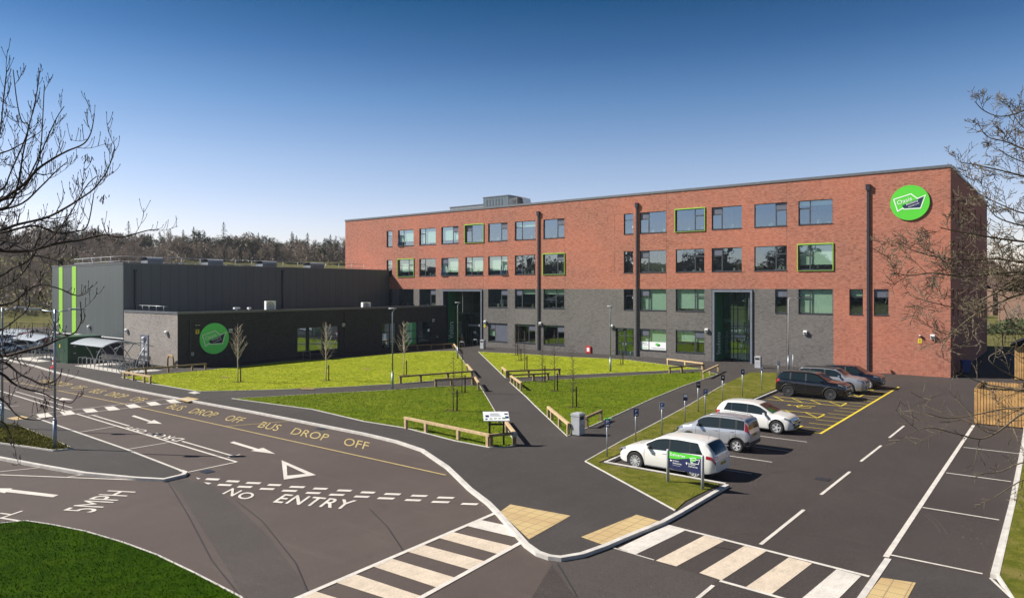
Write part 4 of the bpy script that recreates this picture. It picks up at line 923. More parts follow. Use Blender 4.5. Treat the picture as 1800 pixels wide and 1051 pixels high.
for pts,mt,lab,cap in (
 ([(713.7,752),(753,759),(810.5,771.5),(857.5,784)],'timber','long pale knee rail ending at the information board',0),
 ([(863,784.5),(904,781)],'timberd','short knee rail right under the information board',1),
 ([(877,742),(890,761),(904,780)],'timber','pale knee rail leading back from the board along the diagonal path',0),
 ([(964,732),(971,737.5),(984,749.5),(999,763)],'timber','pale knee rail ending at the nearest litter bin',0),
 ([(1031,750.5),(1056,739)],'timberd','short knee rail just right of the nearest litter bin',0),
 ([(704,673.5),(745,672),(790,667.5),(829,663.5)],'timberd','knee rail across the upper lawn above the left side path',0),
 ([(821,651),(830,662.5)],'timber','short knee rail at the left of the diagonal path, above the crossing of paths',0),
 ([(766,679.5),(792.5,677.5),(831,675.5)],'timberd','knee rail across the lower lawn under the left side path',0),
 ([(835,675.5),(841,685.5)],'timber','short knee rail at the left of the diagonal path, below the crossing of paths',0),
 ([(883,656.5),(890,663.5)],'timber','short knee rail at the right of the diagonal path, above the crossing of paths',0),
 ([(893,663.5),(928,661.5),(983,659.5)],'timberd','knee rail on the thin lawn above the right side path',0),
 ([(901,671),(938,669),(963,667.5)],'timberd','knee rail behind the saplings, below the right side path',0),
 ([(899,673),(905,677.5),(911,681.5),(916,686)],'timber','knee rail at the right of the diagonal path, below the crossing of paths',0),
 ([(1174,640.5),(1205,644.5),(1235,648.5)],'timber','pale knee rail nearest the wall left of the students entrance',0),
 ([(1177,656.5),(1202,655),(1236,651)],'timberd','middle knee rail left of the students entrance',0),
 ([(1236,665),(1248,659.5),(1262,652.5)],'timber','knee rail slanting along the path to the students entrance',0),
 ([(218,665),(234,668),(254,671.5),(264,673.5)],'timber','sunlit pale knee rail at the left tip of the big lawn',0),
 ([(226,660.5),(258,658.5),(299,655.5),(338.5,651.5),(361,649.5)],'timberd','long dark knee rail beside the cycle shelter',0),
 ([(701,615.5),(733,614),(755,612.5),(774,611),(796,611.5)],'timberd','thin knee rail in front of the dark wing near the visitors entrance',0),
 ([(798,612.5),(803,620)],'timber','short knee rail by the lamp post at the visitors entrance',0)):
    rail(pts,mt,lab,cap=cap)
# yellow hoop
p=g3(300,646); o=thing('hoop_barrier','ochre hoop barrier at the corner of the dark wing','barrier',p,0); m=MB(); m.tube([(-.55,0,0),(-.55,0,.75),(-.45,0,.98),(-.25,0,1.1),(.25,0,1.1),(.42,0,.98),(.5,0,.75),(.62,0,0)],.075,8); m.build('hoop',mplain('ochre_paint',(.40,.22,.05),.6),o); m=MB(); m.box(-.7,-.4,-.12,.12,0,.02); m.box(.47,.77,-.12,.12,0,.02); m.build('foot_plate',M['dark'],o)
# information board
p=g3(873,781,LZ); o=thing('information_board','tilted white information board on black posts by the path','information board',p,HEAD)
def fwd(px): return (px-873)/FPX*34.4
m=MB()
for x in(-.33,.33): m.bar((x,0,-.1),(x,0,1.18),.09,.09)
m.bar((-.33,0,.95),(.33,0,.95),.06,.08); m.build('post',M['black'],o)
TB=lambda q:(q[0]+(q[1]+.25)*-.10,q[1]*.62+.0,1.30+q[1]*.55)
m=MB(); m.prism([(-.60,-.32),(.60,-.32),(.60,.32),(-.60,.32)],0,1,0,lambda q:(TB(q)[0],TB(q)[1],TB(q)[2]+.03*q[2])); m.build('panel',M['signw'],o)
m=MB()
for x,y,w_,h,k in((-.5,-.08,.16,.14,0),(-.52,-.25,.10,.08,0),(-.32,-.22,.12,.06,1),(-.12,-.2,.13,.05,1),(.08,-.2,.12,.05,1),(.27,-.2,.15,.09,1),(.40,.10,.16,.09,0),(.42,-.16,.16,.14,0),(-.28,.0,.5,.02,0),(-.28,.08,.45,.02,0),(-.28,.15,.4,.02,0)):
    m.add([(TB(q)[0],TB(q)[1],TB(q)[2]+.036) for q in((x,y),(x+w_,y),(x+w_,y+h),(x,y+h))],[(0,1,2,3)],k)
m.build('printed_panel_text',[M['navy'],mplain('print_green',(.08,.25,.06),.6)],o)
# deliveries sign
A=G(1174,846,LZ);B=G(1235,859,LZ); d=(B-A); W=d.length; rz=math.atan2(d.y,d.x)
o=thing('direction_sign','green and navy Deliveries direction sign on two round grey posts','sign',(A.x,A.y,LZ),rz)
for x in(0,W): m=MB(); m.tube([(x,0,-.1),(x,0,1.18),(x,0,1.22)],[.058,.058,.045],14); m.build('post',M['paleg'],o)
zt,zb_,=1.17,.52; x0,x1=.06,W-.06
m=MB(); m.box(x0,x1,-.015,.015,zb_,zt-.0); m.build('panel',M['navy'],o)
H=zt-zb_; T=lambda q:(q[0],q[2],q[1])
m=MB(); m.prism([(x0,zt),(x1,zt),(x1,zt-.07*H/.65),(x0+(x1-x0)*.62,zt-.15),(x0+(x1-x0)*.3,zt-.24),(x0,zt-.27)],-.019,-.0155,0,T); m.build('green_band',M['logog'],o)
def st(m,s,x,z,h,wmax=None,bold=True,y=-.024):
    a=text_geo(s,bold)[2]; w_=h*a*.95; put_text(m,s,(x,y,z),(x+w_,y,z),(x,y,z+h),bold=bold)
m=MB(); st(m,'Deliveries',x0+.05,zt-.155,.105); st(m,'Academy',x0+.17,zt-.36,.06); st(m,'Deliveries',x0+.17,zt-.445,.06); st(m,'Deliveries from 8am only',x0+.17,zt-.51,.026)
st(m,'Kitchen',x0+.83,zt-.37,.06); st(m,'Deliveries',x0+.83,zt-.455,.06)
for cx,up in((x0+.09,0),(x0+.75,1)):
    cz=zt-.34; pts=[(-.05,0),(0,.045),(0,.014),(.05,.014),(.05,-.014),(0,-.014),(0,-.045)]
    if up: pts=[(y,-x) for x,y in pts]
    m.poly([(cx+a,cz+b) for a,b in pts],-.024,0,lambda q:(q[0],-.024,q[1]))
m.build('lettering',M['signw'],o)
sx,sz=x0+(x1-x0)*.80,zt-.21
m=MB(); m.strip([(sx-.17+.0,sz+.09),(sx+.04,sz+.12),(sx+.10,sz+.06),(sx+.22,sz+.09),(sx+.17,sz-.09),(sx-.06,sz-.09),(sx-.08,sz-.06),(sx-.13,sz-.1)],.018,.024,.028,closed=True); m.v=[(a,-c,b) for a,b,c in m.v]; m.build('emblem_outline',M['signw'],o)
m=MB(); m.poly([(sx-.16,sz+.08),(sx+.04,sz+.11),(sx+.1,sz+.05),(sx-.08,sz-.05),(sx-.12,sz-.08)],0,0,lambda q:(q[0],-.0225,q[1])); m.build('emblem',M['logog'],o)
m=MB(); st(m,'Oasis',sx-.13,sz+.0,.06,y=-.030); m.build('emblem_lettering',M['signw'],o)
# P signs
PS_=[(1067,802,'P','blue'),(1117.5,777,'P','blue'),(1163.5,764.5,'P','pale'),(1204,741,'','mix'),(1227,724.5,'84','black'),(1239.5,728,'P','dark'),(1270,705.5,'','black'),(1305,697.5,'','dark'),(1339,685,'','pale'),(1368,668,'','pale')]
ordn=['first','second','third','fourth','fifth','sixth','seventh','eighth','ninth','tenth']
for i,(px,py,ch,ty) in enumerate(PS_):
    tall=[1.62,1.58,1.62,1.50,1.78,1.45,1.70,1.85,1.72,1.5][i]
    what={'blue':'blue P board','pale':'pale board','mix':'half white half navy board','black':'black board','dark':'dark board'}[ty]
    o=thing('parking_sign','%s on a grey post, %s in the row behind the cars'%(what,ordn[i]),'parking sign',g3(px,py,LZ),HEAD+math.radians(12 if ty!='pale' else 0),'parking signs behind the cars')
    m=MB(); m.tube([(0,0,-.1),(0,0,tall)],.032,8); m.build('post',M['steel'],o)
    w_,h=.21,.36; zc=tall-.16; m=MB(); m.box(-w_/2-.02,w_/2+.02,-.055,-.035,zc-h/2,zc+h/2); m.build('board',{'blue':M['navy'],'pale':M['paleg'],'mix':M['navy'],'black':M['black'],'dark':M['navy']}[ty],o)
    m=MB()
    if ty=='mix': m.box(-w_/2,w_/2,-.062,-.056,zc+.02,zc+h/2-.02)
    if ty in('blue','dark','pale') and ch:
        m2=MB(); m2.box(-w_/2,w_/2,-.060,-.056,zc-h*.06,zc+h*.42); m2.build('blue_panel',M['blue'],o)
        put_text(m,'P',(-.055,-.064,zc-.0),(.055,-.064,zc-.0),(-.055,-.064,zc+.125),bold=True); m.box(-.07,.07,-.060,-.056,zc-h*.36,zc-h*.2)
    if ch=='84': put_text(m,'84',(-.07,-.060,zc-.03),(.07,-.060,zc-.03),(-.07,-.060,zc+.10),bold=True)
    if not m.v: m.box(-.05,.05,-.060,-.056,zc-.03,zc+.08)
    m.build('sign_face',M['signw'],o)
    if i==0: m=MB(); m.box(-.12,.20,-.075,-.03,zc+h/2,zc+h/2+.03); m.build('green_cap',M['logog2'],o)
o=thing('marker_post','thin bare grey post behind the farthest black car','post',g3(1394,657,PZ)); m=MB(); m.tube([(0,0,0),(0,0,1.7)],.035,8); m.build('post',M['steel'],o); m=MB(); m.lathe([(.001,1.74),(.04,1.72),(.04,1.69),(.001,1.69)],8); m.build('cap',M['dark'],o)
# cycle stands at entrances
def hoop(loc,rz,lab,grp,mt='steel',w_=.75,h=.8,master=[None]):
    if master[0] is None:
        o=thing('cycle_stand',lab,'cycle stand',loc,rz,grp); m=MB(); r=.14
        pts=[(-w_/2,0,0),(-w_/2,0,h-r)]+[(-w_/2+r-r*math.cos(a),0,h-r+r*math.sin(a)) for a in(.5,1.05,PI/2)]+[(w_/2-r+r*math.cos(a),0,h-r+r*math.sin(a)) for a in(PI/2,1.05,.5)]+[(w_/2,0,h-r),(w_/2,0,0)]
        m.tube(pts,.026,7); m.build('hoop',M[mt],o)
        m=MB()
        for x in(-w_/2,w_/2): m.lathe([(.001,.012),(.06,.012),(.06,0)],8,0,'z',(x,0,0))
        m.build('foot_plate',M[mt],o); master[0]=o; return o
    o=copy_tree(master[0]); o.location=loc; o.rotation_euler=(0,0,rz); tag(o,lab,'cycle stand',grp); return o
# shelter slab and stands
SZ=.112
slab=[(-66.9,-41.4),(-56.3,-41.5),(-56.3,-38.2),(-66.9,-38.2)]
m=MB(); m.prism(slab,.0,SZ); struct(m,'concrete_slab',M['slab'],'pale concrete slab under the cycle shelter')
m=MB(); m.prism([(-80,-42.3),(-73.5,-42.3),(-73.5,-39.2),(-80,-39.2)],.0,SZ); struct(m,'concrete_slab',M['slab'],'pale concrete slab of the farther cycle stands')
for r_,y in enumerate((-40.9,-39.0)):
    for i in range(11):
        x=-66.4+i*.9; nm=['front','back'][r_]
        lb='steel cycle stand in the %s row under the curved shelter'%nm
        if r_==0 and i==0: lb='leftmost steel cycle stand of the front row under the curved shelter'
        if r_==0 and i==10: lb='rightmost steel cycle stand of the front row, beside the parked bicycle'
        hoop((x,y,SZ),PI/2-.05,lb,'cycle stands %s row'%nm if 0<i<10 or r_ else 'end cycle stands front row')
for i in range(6): hoop((-79.2+i*1.0,-40.9,SZ),PI/2,'steel cycle stand on the farther slab left of the green cabinets','farther cycle stands')
for px,py,l in((539,631,'steel hoop stand at the left window of the dark wing'),(848,613.5,'x')):
    if l!='x': hoop(g3(px,py),HEAD,l,None)
hoop(g3(835,607.5),0,'steel hoop at the visitors entrance door',None); hoop(g3(812,612),0,'steel hoop left of the visitors entrance door',None)
for px,l in((1077,'steel handrail hoop left of the side door'),(1111,'steel handrail hoop right of the side door')): hoop(g3(px,631),PI/2,l,None)
# curved shelter
def shelter(x0,x1,yc,z0,lab,span=3.4,hh=2.35):
    o=thing('cycle_shelter',lab,'cycle shelter',((x0+x1)/2,yc,z0)); L=(x1-x0)/2
    arc=lambda t:(-span/2+span*t, hh-.28+ .50*math.sin(PI*t)*.9)   # y,z across the canopy
    N_=12; xs=[-L,-L*.33,L*.33,L*1.0]
    m=MB(); 
    xe=L-2.6 if L>4 else L
    for i in range(N_):
        y0,z0_=arc(i/N_);y1,z1_=arc((i+1)/N_)
        m.add([(-L-.3,y0,z0_),(xe,y0,z0_),(xe,y1,z1_),(-L-.3,y1,z1_),(-L-.3,y0,z0_+.02),(xe,y0,z0_+.02),(xe,y1,z1_+.02),(-L-.3,y1,z1_+.02)],[(3,2,1,0),(4,5,6,7),(0,1,5,4),(1,2,6,5),(2,3,7,6),(3,0,4,7)])
    m.build('canopy',M['canopy'],o)
    m=MB()
    k=0
    x=-L-.3
    while x<=xe: 
        m.tube([(x,arc(i/N_)[0],arc(i/N_)[1]+.03) for i in range(N_+1)],.012,4); x+=.6
    m.build('glazing_bar',M['paleg'],o)
    for x in(-L*.8,-L*.05,xe+.1 if L>4 else L*.8) + ((L,) if L>4 else ()):
        m=MB()
        m.tube([(x,arc(i/N_)[0],arc(i/N_)[1]-.03) for i in range(N_+1)],.035,6)
        for s in(-1,1):
            pts=[(x,s*(.06+1.05*u**1.9),(hh-.02)*u*.97) for u in(0,.2,.4,.6,.8,1)]; m.tube(pts,.04,6)
        m.build('arched_frame',M['steel'],o)
    return o
mc,tc,bc=nodes('clear_canopy'); bc.inputs['Base Color'].default_value=(.62,.66,.70,1); bc.inputs['Roughness'].default_value=.25; bc.inputs['Alpha'].default_value=.72; M['canopy']=mc
shelter(-67.1,-58.0,-39.9,SZ,'curved glazed cycle shelter on arched steel frames in front of the brick wing')
shelter(-80,-73.8,-40.7,SZ,'farther curved cycle shelter left of the green cabinets')
shelter(-92,-86,-38.5,PZ,'farthest pale curved canopy at the left edge behind the branches')
# bench inside shelter
o=thing('bench','dark slatted bench at the back of the cycle shelter','bench',(-62.4,-37.2,PZ)); 
for x in(-1.1,1.1):
    m=MB(); m.box(x-.04,x+.04,-.2,.2,0,.43); m.build('leg',M['dark'],o)
m=MB(); [m.box(-1.3,1.3,-.22+i*.11,-.14+i*.11,.43,.47) for i in range(4)]; m.build('seat',M['dark'],o)
m=MB(); [m.box(-1.3,1.3,.2,.23,.55+i*.12,.64+i*.12) for i in range(3)]; m.box(-1.1,-1.05,.18,.21,.43,.9); m.box(1.05,1.1,.18,.21,.43,.9); m.build('backrest',M['dark'],o)
# bicycle
def bicycle(loc,rz,lab,fc):
    o=thing('bicycle',lab,'bicycle',loc,rz)
    for x in(-.52,.52):
        m=MB(); m.lathe([(.33+.025*math.cos(a),.025*math.sin(a)) for a in[i*PI/3 for i in range(6)]],24,0,'y',(x,0,.35),closed=True); wv=m.build('wheel',M['black'],o)
        m=MB(); m.lathe([(.30,-.012),(.315,-.012),(.315,.012),(.30,.012)],24,0,'y',(x,0,.35),closed=True); [m.bar((x,0,.35),(x+.3*math.cos(a),0,.35+.3*math.sin(a)),.006,.006) for a in[i*PI/6 for i in range(12)]]; m.build('rim',M['steel'],wv)
    m=MB(); f=lambda a,b,r=.018:m.tube([a,b],r,6)
    bb=(-.05,0,.30);st_=(-.22,0,.80);hd=(.36,0,.78);hb=(.40,0,.62);ra=(-.52,0,.35);fa=(.52,0,.35)
    f(bb,st_);f(bb,hb);f((-.2,0,.76),hd);f(hd,hb);f(bb,ra,.012);f((-.2,0,.74),ra,.012);f(hb,fa,.016); m.build('frame',fc,o)
    m=MB(); m.tube([(.33,0,.78),(.31,0,.95)],.014,6); m.tube([(.28,-.28,.97),(.31,0,.96),(.28,.28,.97)],.014,6); m.build('handlebar',M['black'],o)
    m=MB(); m.prism([(-.36,-.07),(-.34,.07),(-.12,.02),(-.12,-.02)],.86,.90); m.tube([st_,(-.23,0,.87)],.013,6); m.build('saddle',M['black'],o)
    m=MB(); m.lathe([(.001,-.03),(.09,-.03),(.09,-.025),(.001,-.025)],14,0,'y',bb); m.bar((-.05,-.05,.30),(.05,-.06,.16),.02,.02); m.bar((-.05,.05,.30),(-.15,.06,.44),.02,.02); m.build('pedal',M['dark'],o)
p=g3(227,656.0); bicycle((p[0],p[1],PZ),HEAD+.15,'dark bicycle leaning at the right end of the cycle shelter',mplain('bicycle_frame',(.05,.12,.13),.4))
# green cabinets
CX0,CX1,CY0=-72.9,-69.76,-40.95; CY1=min(-36.4,onX(178,600,CX1)[0])
o=thing('plant_container','dark green steel container with doors, warning signs and louvres beside the hall','container',(CX1,CY0,PZ))
m=MB(); m.box(CX0-CX1,0,0,CY1-CY0,.1,2.5); m.build('body',M['cgreen'],o)
m=MB(); m.box(CX0-CX1-.05,.05,-.05,CY1-CY0,2.5,2.6); m.box(CX0-CX1-.04,.04,-.04,CY1-CY0,0,.1); m.build('roof',M['cgreen'],o)
m=MB()
for x in(-2.05,-1.03): m.box(x-.012,x+.012,-.006,-.001,.15,2.45)
for y in(1.1,2.2,3.3): m.box(.001,.006,y-.012,y+.012,.15,2.45)
m.build('door_seam',M['black'],o)
m=MB()
for x in(-1.2,-.9): m.box(x-.02,x+.02,-.05,-.006,1.1,1.3)
for y in(.5,2.6,3.0): 
    for z in(.9,1.6): m.box(.006,.03,y,y+.25,z,z+.12)
m.build('vent_and_handle',M['paleg'],o)
m=MB(); m.box(-2.0,-1.8,-.02,-.001,1.45,1.8); m.box(.001,.02,1.6,1.85,1.7,2.0); m.build('warning_sign',M['signy'],o)
m=MB(); m.prism([(-3.3,-.3),(.4,-.3),(.4,CY1-CY0),(-3.3,CY1-CY0)],-.1,-.002); m.v=[(a,b,c) for a,b,c in m.v]; m.build('base',M['slab'],o)
# red white barrier post
p=g3(93,647); o=thing('barrier_post','small red and white marker post at the left edge of the footway','barrier',p); m=MB(); m.box(-.3,.3,-.15,.15,0,.12); m.build('foot',M['red'],o)
for i in range(4): m=MB(); m.box(-.09,.09,-.02,.02,.12+i*.22,.34+i*.22); m.build('band',M['red' if i%2==0 else 'signw'],o)
# ------------------------------------------------------------------ right hand enclosure, shed, houses
def boards(m,x0,x1,z0,z1,y,t=.02,w_=.14,gap=.028):
    x=x0
    while x<x1-.01: m.box(x,min(x+w_-gap,x1),y,y+t+random.uniform(0,.004),z0+random.uniform(0,.02),z1+random.uniform(-.015,.015)); x+=w_
o=thing('timber_enclosure','square enclosure of upright orange brown timber boards at the end of the parking bays','fence',(3.75,-23.0,0))
m=MB(); boards(m,0,5.6,.05,1.95,0); m.build('front_boards',M['board'],o)
m=MB(); boards(m,0,3.9,.05,1.95,0); q=m.build('side_boards',M['board'],o,(0,0.02,0),PI/2)
m=MB(); boards(m,0,5.6,.05,1.95,3.9); m.build('back_boards',M['board'],o)
m=MB(); 
for x in(.02,1.9,3.8,5.55):
    for y in(.07,3.82): m.box(x,x+.1,y-.0,y+.08,0,2.0)
m.build('post',M['timberd'],o)
m=MB()
for z in(.35,1.0,1.65): m.box(.05,5.6,.026,.068,z,z+.09); m.box(.05,5.6,3.78,3.82,z,z+.09); m.box(.004,.05,.1,3.8,z,z+.09)
m.build('rail',M['timberd'],o)
p=G(1784,668,0); o=thing('timber_shed','tall timber shed with a dark flat roof at the right edge','shed',(p.x,p.y,0))
m=MB(); boards(m,0,5,.05,2.75,0,.03,.15); m.build('front_boards',M['board'],o); m=MB(); boards(m,0,4,.05,2.75,0,.03,.15); m.build('side_boards',M['timberd'],o,(0,.03,0),PI/2)
m=MB(); m.prism([(-.3,2.75),(5.2,2.75),(5.2,4.0),(2.4,4.3),(-.3,2.9)],-.3,4.2,0,lambda q:(q[0],q[2],q[1])); m.build('roof',M['dark'],o)
p=G(1697,656,0); o=thing('wheelie_bin','dark blue wheeled bin in the shade beside the end wall','bin',(p.x,p.y,.0),.4)
m=MB(); m.add([(-.25,-.3,.1),(.25,-.3,.1),(.25,.3,.1),(-.25,.3,.1),(-.32,-.38,1.05),(.32,-.38,1.05),(.32,.38,1.05),(-.32,.38,1.05)],[(0,3,2,1),(0,1,5,4),(1,2,6,5),(2,3,7,6),(3,0,4,7),(4,5,6,7)]); m.build('body',M['blue'],o)
m=MB(); m.prism([(-.4,1.05),(.4,1.05),(.3,1.17),(-.3,1.17)],-.36,.36,0,lambda q:(q[2],q[0],q[1])); m.build('lid',M['blue'],o)
for x in(-.3,.3): m=MB(); m.lathe([(.001,x-.03),(.1,x-.03),(.1,x+.03),(.001,x+.03)],12,0,'x',(0,.34,.1)); m.build('wheel',M['black'],o)
def fence_metal(a,b,h,lab,n_=14,z=0):
    L=math.hypot(b[0]-a[0],b[1]-a[1]); o=thing('metal_fence',lab,'fence',(a[0],a[1],z),math.atan2(b[1]-a[1],b[0]-a[0]))
    m=MB(); [m.box(0,L,-.02,.02,zz,zz+.05) for zz in(h-.05,h*.5,.15)]; k=0; x=0
    while x<L: m.box(x-.012,x+.012,-.012,.012,.1,h); x+=.35
    m.build('mesh_panel',M['dark'],o)
    for i in range(n_+1): m=MB(); m.box(-.04,.04,-.04,.04,0,h+.08); m.build('post',M['dark'],o,(L*i/n_,0,0))
fence_metal((1.5,33.5),(30,20),2.2,'dark metal mesh fence beyond the end of the school',8)
fence_metal(tuple(PX(-60,580,118).xy),tuple(PX(98,580,112).xy),2.0,'dark metal mesh fence behind the far left car park',8)
def house(loc,rz,lab,W=9,D=8,H=5.2,R=2.8):
    o=thing('brick_house',lab,'house',loc,rz)
    m=MB(); m.box(-W/2,W/2,-D/2,D/2,-1.5,H); T=lambda q:(q[2],q[0],q[1])
    m.prism([(-D/2,H),(D/2,H),(0,H+R)],-W/2,W/2,0,T); m.build('wall',M['hbrick'],o)
    m=MB()
    for s in(-1,1): m.add([(-W/2-.3,s*(D/2+.4),H-.15),(W/2+.3,s*(D/2+.4),H-.15),(W/2+.3,0,H+R+.12),(-W/2-.3,0,H+R+.12),(-W/2-.3,s*(D/2+.4),H-.0),(W/2+.3,s*(D/2+.4),H-.0),(W/2+.3,0,H+R+.3),(-W/2-.3,0,H+R+.3)],[(0,1,2,3),(4,7,6,5),(0,4,5,1),(3,2,6,7),(0,3,7,4),(1,5,6,2)])
    r=m.build('roof',M['tile'],o); m=MB(); m.box(-.5,.5,-.4,.4,H+R-.5,H+R+1.2); m.tube([(0,0,H+R+1.2),(0,0,H+R+1.5)],.12,8); m.build('chimney',M['hbrick'],r)
    for x in(-W*.3,0,W*.3):
        for z in(.9,3.3):
            if x==0 and z<1: continue
            m=MB(); [m.box(x+a,x+b,-D/2-.05,-D/2-.0,z+c,z+d) for a,b,c,d in((-.7,.7,0,.09),(-.7,.7,1.21,1.3),(-.7,-.61,.09,1.21),(.61,.7,.09,1.21),(-.04,.04,.09,1.21))]; wn=m.build('window',M['signw'],o); m=MB(); m.box(x-.6,x+.6,-D/2-.03,-D/2-.005,z+.09,z+1.2); m.build('pane',M['frame'],wn)
    m=MB(); m.box(-.5,.5,-D/2-.05,-D/2-.001,-.0,2.1); m.build('door',M['signw'],o)
for px,d,z,rz,l in((1764,168,0,HEAD-.1,'brown brick house with white windows seen through the right hand branches'),(1815,150,1,HEAD+.25,'brown roofed house at the right edge behind the branches'),(1725,205,1.5,HEAD+.4,'distant brick house just past the end wall of the school')):
    p=PX(px,508,d); house((p.x,p.y,hill(p.x,p.y)+.3+z),rz,l)
# ------------------------------------------------------------------ cars
def curve(pts,sg=.05):
    xs=np.array([p[0] for p in pts],float);ys=np.array([p[1] for p in pts],float)
    g=np.linspace(xs[0]-.3,xs[-1]+.3,600); v=np.interp(g,xs,ys); st=g[1]-g[0]; k=np.exp(-.5*(np.arange(-40,41)*st/sg)**2);k/=k.sum()
    v=np.convolve(np.pad(v,40,mode='edge'),k,'valid'); return lambda x:float(np.interp(x,g,v))
def paint(name,c,metal=0.,rough=.28):
    m,t,b=nodes(name); n=noise(t,ocoord(t),1.5,4); t.links.new(mixc(t,n,tuple(x*.93 for x in c),c),b.inputs['Base Color'])
    b.inputs['Metallic'].default_value=metal;b.inputs['Roughness'].default_value=rough;b.inputs['Coat Weight'].default_value=.8;b.inputs['Coat Roughness'].default_value=.04;return m
mg,tg,bgl=nodes('car_glass'); bgl.inputs['Base Color'].default_value=(.012,.020,.022,1); bgl.inputs['Roughness'].default_value=.03; bgl.inputs['Specular IOR Level'].default_value=.35; M['cglass']=mg
M['tail']=mplain('tail_lamp_red',(.35,.01,.012),.15,coat=1.); M['head']=mplain('head_lamp',(.22,.24,.27),.12,.3,coat=1.); M['chrome']=mplain('alloy',(.62,.62,.62),.35,.25); M['alloyd']=mplain('alloy_dark',(.20,.20,.21),.3,.3)
M['plast']=mplain('black_plastic',(.025,.025,.027),.55); M['platew']=mplain('plate_white',(.75,.75,.72),.5); M['platey']=mplain('plate_yellow',(.70,.50,.05),.5)
def car(S,loc,rz,lab,grp='cars parked by the verge',cat='car'):
    L,Wd,H=S['L'],S['W'],S['H']; r=S['r']; wx=S['wx']   # wheel x (rear, front), x from rear 0 to front L
    top=curve(S['top'],.045); belt=curve(S['belt'],.06); pw=curve(S.get('plan',[(0,.80),(.06,.87),(.2,.94),(.5,.985),(1,1),(L-1.1,1),(L-.5,.965),(L-.2,.90),(L-.05,.80),(L,.72)]),.03)
    th=S.get('tumble',.20); zb0=S.get('zb',.20)
    zb=curve([(0,zb0+.14),(.25,zb0+.05),(.6,zb0),(L-.6,zb0),(L-.25,zb0+.02),(L,zb0+.08)],.05)
    def arch(x):
        a=0
        for c in wx:
            d=abs(x-c);Ra=r+.06
            if d<Ra: a=max(a,r+math.sqrt(Ra*Ra-d*d))
        return a
    def sec(x):
        w_=pw(x)*Wd/2; zt=top(x); be=min(belt(x),zt-.02); k=min(1,max(0,(zt-be)/.32)); k=k*k*(3-2*k); b=zb(x); za=arch(x)
        gh=(zt-be)/max(.01,H-belt(L*.5)); ry=w_*(1-th*min(1,gh)*1.0)-.03
        P=[(0,max(b,za)),(w_*.78,max(b,za)),(w_*.955,max(b+.03,za)),(w_*(.985),max(b+.12,za+.012)),(w_*1.0,max(b+.30,za+.03)),(w_*.992,max(be-.13,za+.045)),(w_*.962,max(be-.015,za+.06))]
        f=lambda a,c:(1-k)*a+k*c
        P.append((f(w_*.94,w_*.945),f(be+(zt-be)*.25,be+.025)))
        P.append((f(w_*.90,ry+.014),f(be+(zt-be)*.55,zt-.062)))
        P.append((f(w_*.84,ry-.035),f(be+(zt-be)*.78,zt-.022)))
        P.append((f(w_*.74,ry-.11),f(be+(zt-be)*.90,zt-.006)))
        P.append((f(w_*.42,ry*.55),f(zt-.008,zt+.012)))
        P.append((0,f(zt,zt+.018)))
        return P
    def Sf(x,t,s=-1):
        P=sec(x); i=min(int(t),len(P)-2);u=t-i; a,b=P[i],P[i+1]; return Vector((x-L/2,s*(a[0]*(1-u)+b[0]*u),a[1]*(1-u)+b[1]*u))
    def nrm(x,t,s):
        e=.02; a=Sf(min(L,x+e),t,s)-Sf(max(0,x-e),t,s); b=Sf(x,min(12,t+.1),s)-Sf(x,max(0,t-.1),s); n_=a.cross(b)*(1 if s>0 else -1)
        n_=n_*-1 if (n_.y*s<0 and abs(n_.y)>abs(n_.z)) or (abs(n_.y)<=abs(n_.z) and n_.z<0) else n_
        return n_.normalized() if n_.length>1e-9 else Vector((0,s,0))
    xs=set(np.round(np.linspace(0,L,int(L/.055)),3).tolist())
    for c in wx:
        Ra=r+.06
        for k in range(-8,9): xs.add(round(c+Ra*math.sin(k*PI/16)*.999,3))
    xs|={.015,.035,L-.015,L-.035}; xs=sorted(x for x in xs if 0<=x<=L)
    o=thing('car',lab,cat,loc,rz,grp)
    m=MB(); K=13; rows=[]
    for x in xs:
        P=sec(x); rows.append([(x-L/2,-a,b) for a,b in P]+[(x-L/2,a,b) for a,b in P[-2::-1]])
    n_=len(rows[0]); vs=[p for R_ in rows for p in R_]
    m.add(vs,[(i*n_+j,(i+1)*n_+j,(i+1)*n_+j+1,i*n_+j+1) for i in range(len(rows)-1) for j in range(n_-1)],0,True)
    m.add(rows[0],[tuple(range(n_))]); m.add(rows[-1],[tuple(range(n_-1,-1,-1))])
    m.build('body',S['paint'],o,sharp=38)
    def patch(mb,x0,x1,t0,t1,off=.007,nx=8,nt=3,mi=0,x0b=None,x1b=None,S_=(-1,1)):
        for s in S_:
            vs=[]
            for i in range(nx+1):
                for j in range(nt+1):
                    v=j/nt; a=x0+( (x0b if x0b is not None else x0)-x0)*v; b=x1+((x1b if x1b is not None else x1)-x1)*v
                    x=a+(b-a)*i/nx; t=t0+(t1-t0)*v; vs.append(Sf(x,t,s)+nrm(x,t,s)*off)
            mb.add(vs,[(i*(nt+1)+j,(i+1)*(nt+1)+j,(i+1)*(nt+1)+j+1,i*(nt+1)+j+1) for i in range(nx) for j in range(nt)],mi,True)
    for sd in S['side']:
        a,b=sd[:2]; ab=sd[2] if len(sd)>2 else None
        for s in(-1,1): g=MB(); patch(g,a,b,7.03,7.99,S_=(s,),x0b=ab); g.build('side_window',M['cglass'],o)
    ed=sorted(q for sd in S['side'] for q in sd[:2])[1:-1]
    for k in range(0,len(ed),2):
        for s in(-1,1): g=MB(); patch(g,ed[k]-.002,ed[k+1]+.002,7.03,7.99,off=.004,nx=1,S_=(s,)); g.build('window_pillar',M['plast'],o)
    g=MB(); patch(g,*S['wind'],10.05,12,off=.008); g.build('windscreen',M['cglass'],o)
    g=MB(); patch(g,*S['rear'],10.05,12,off=.008); g.build('rear_window',M['cglass'],o)
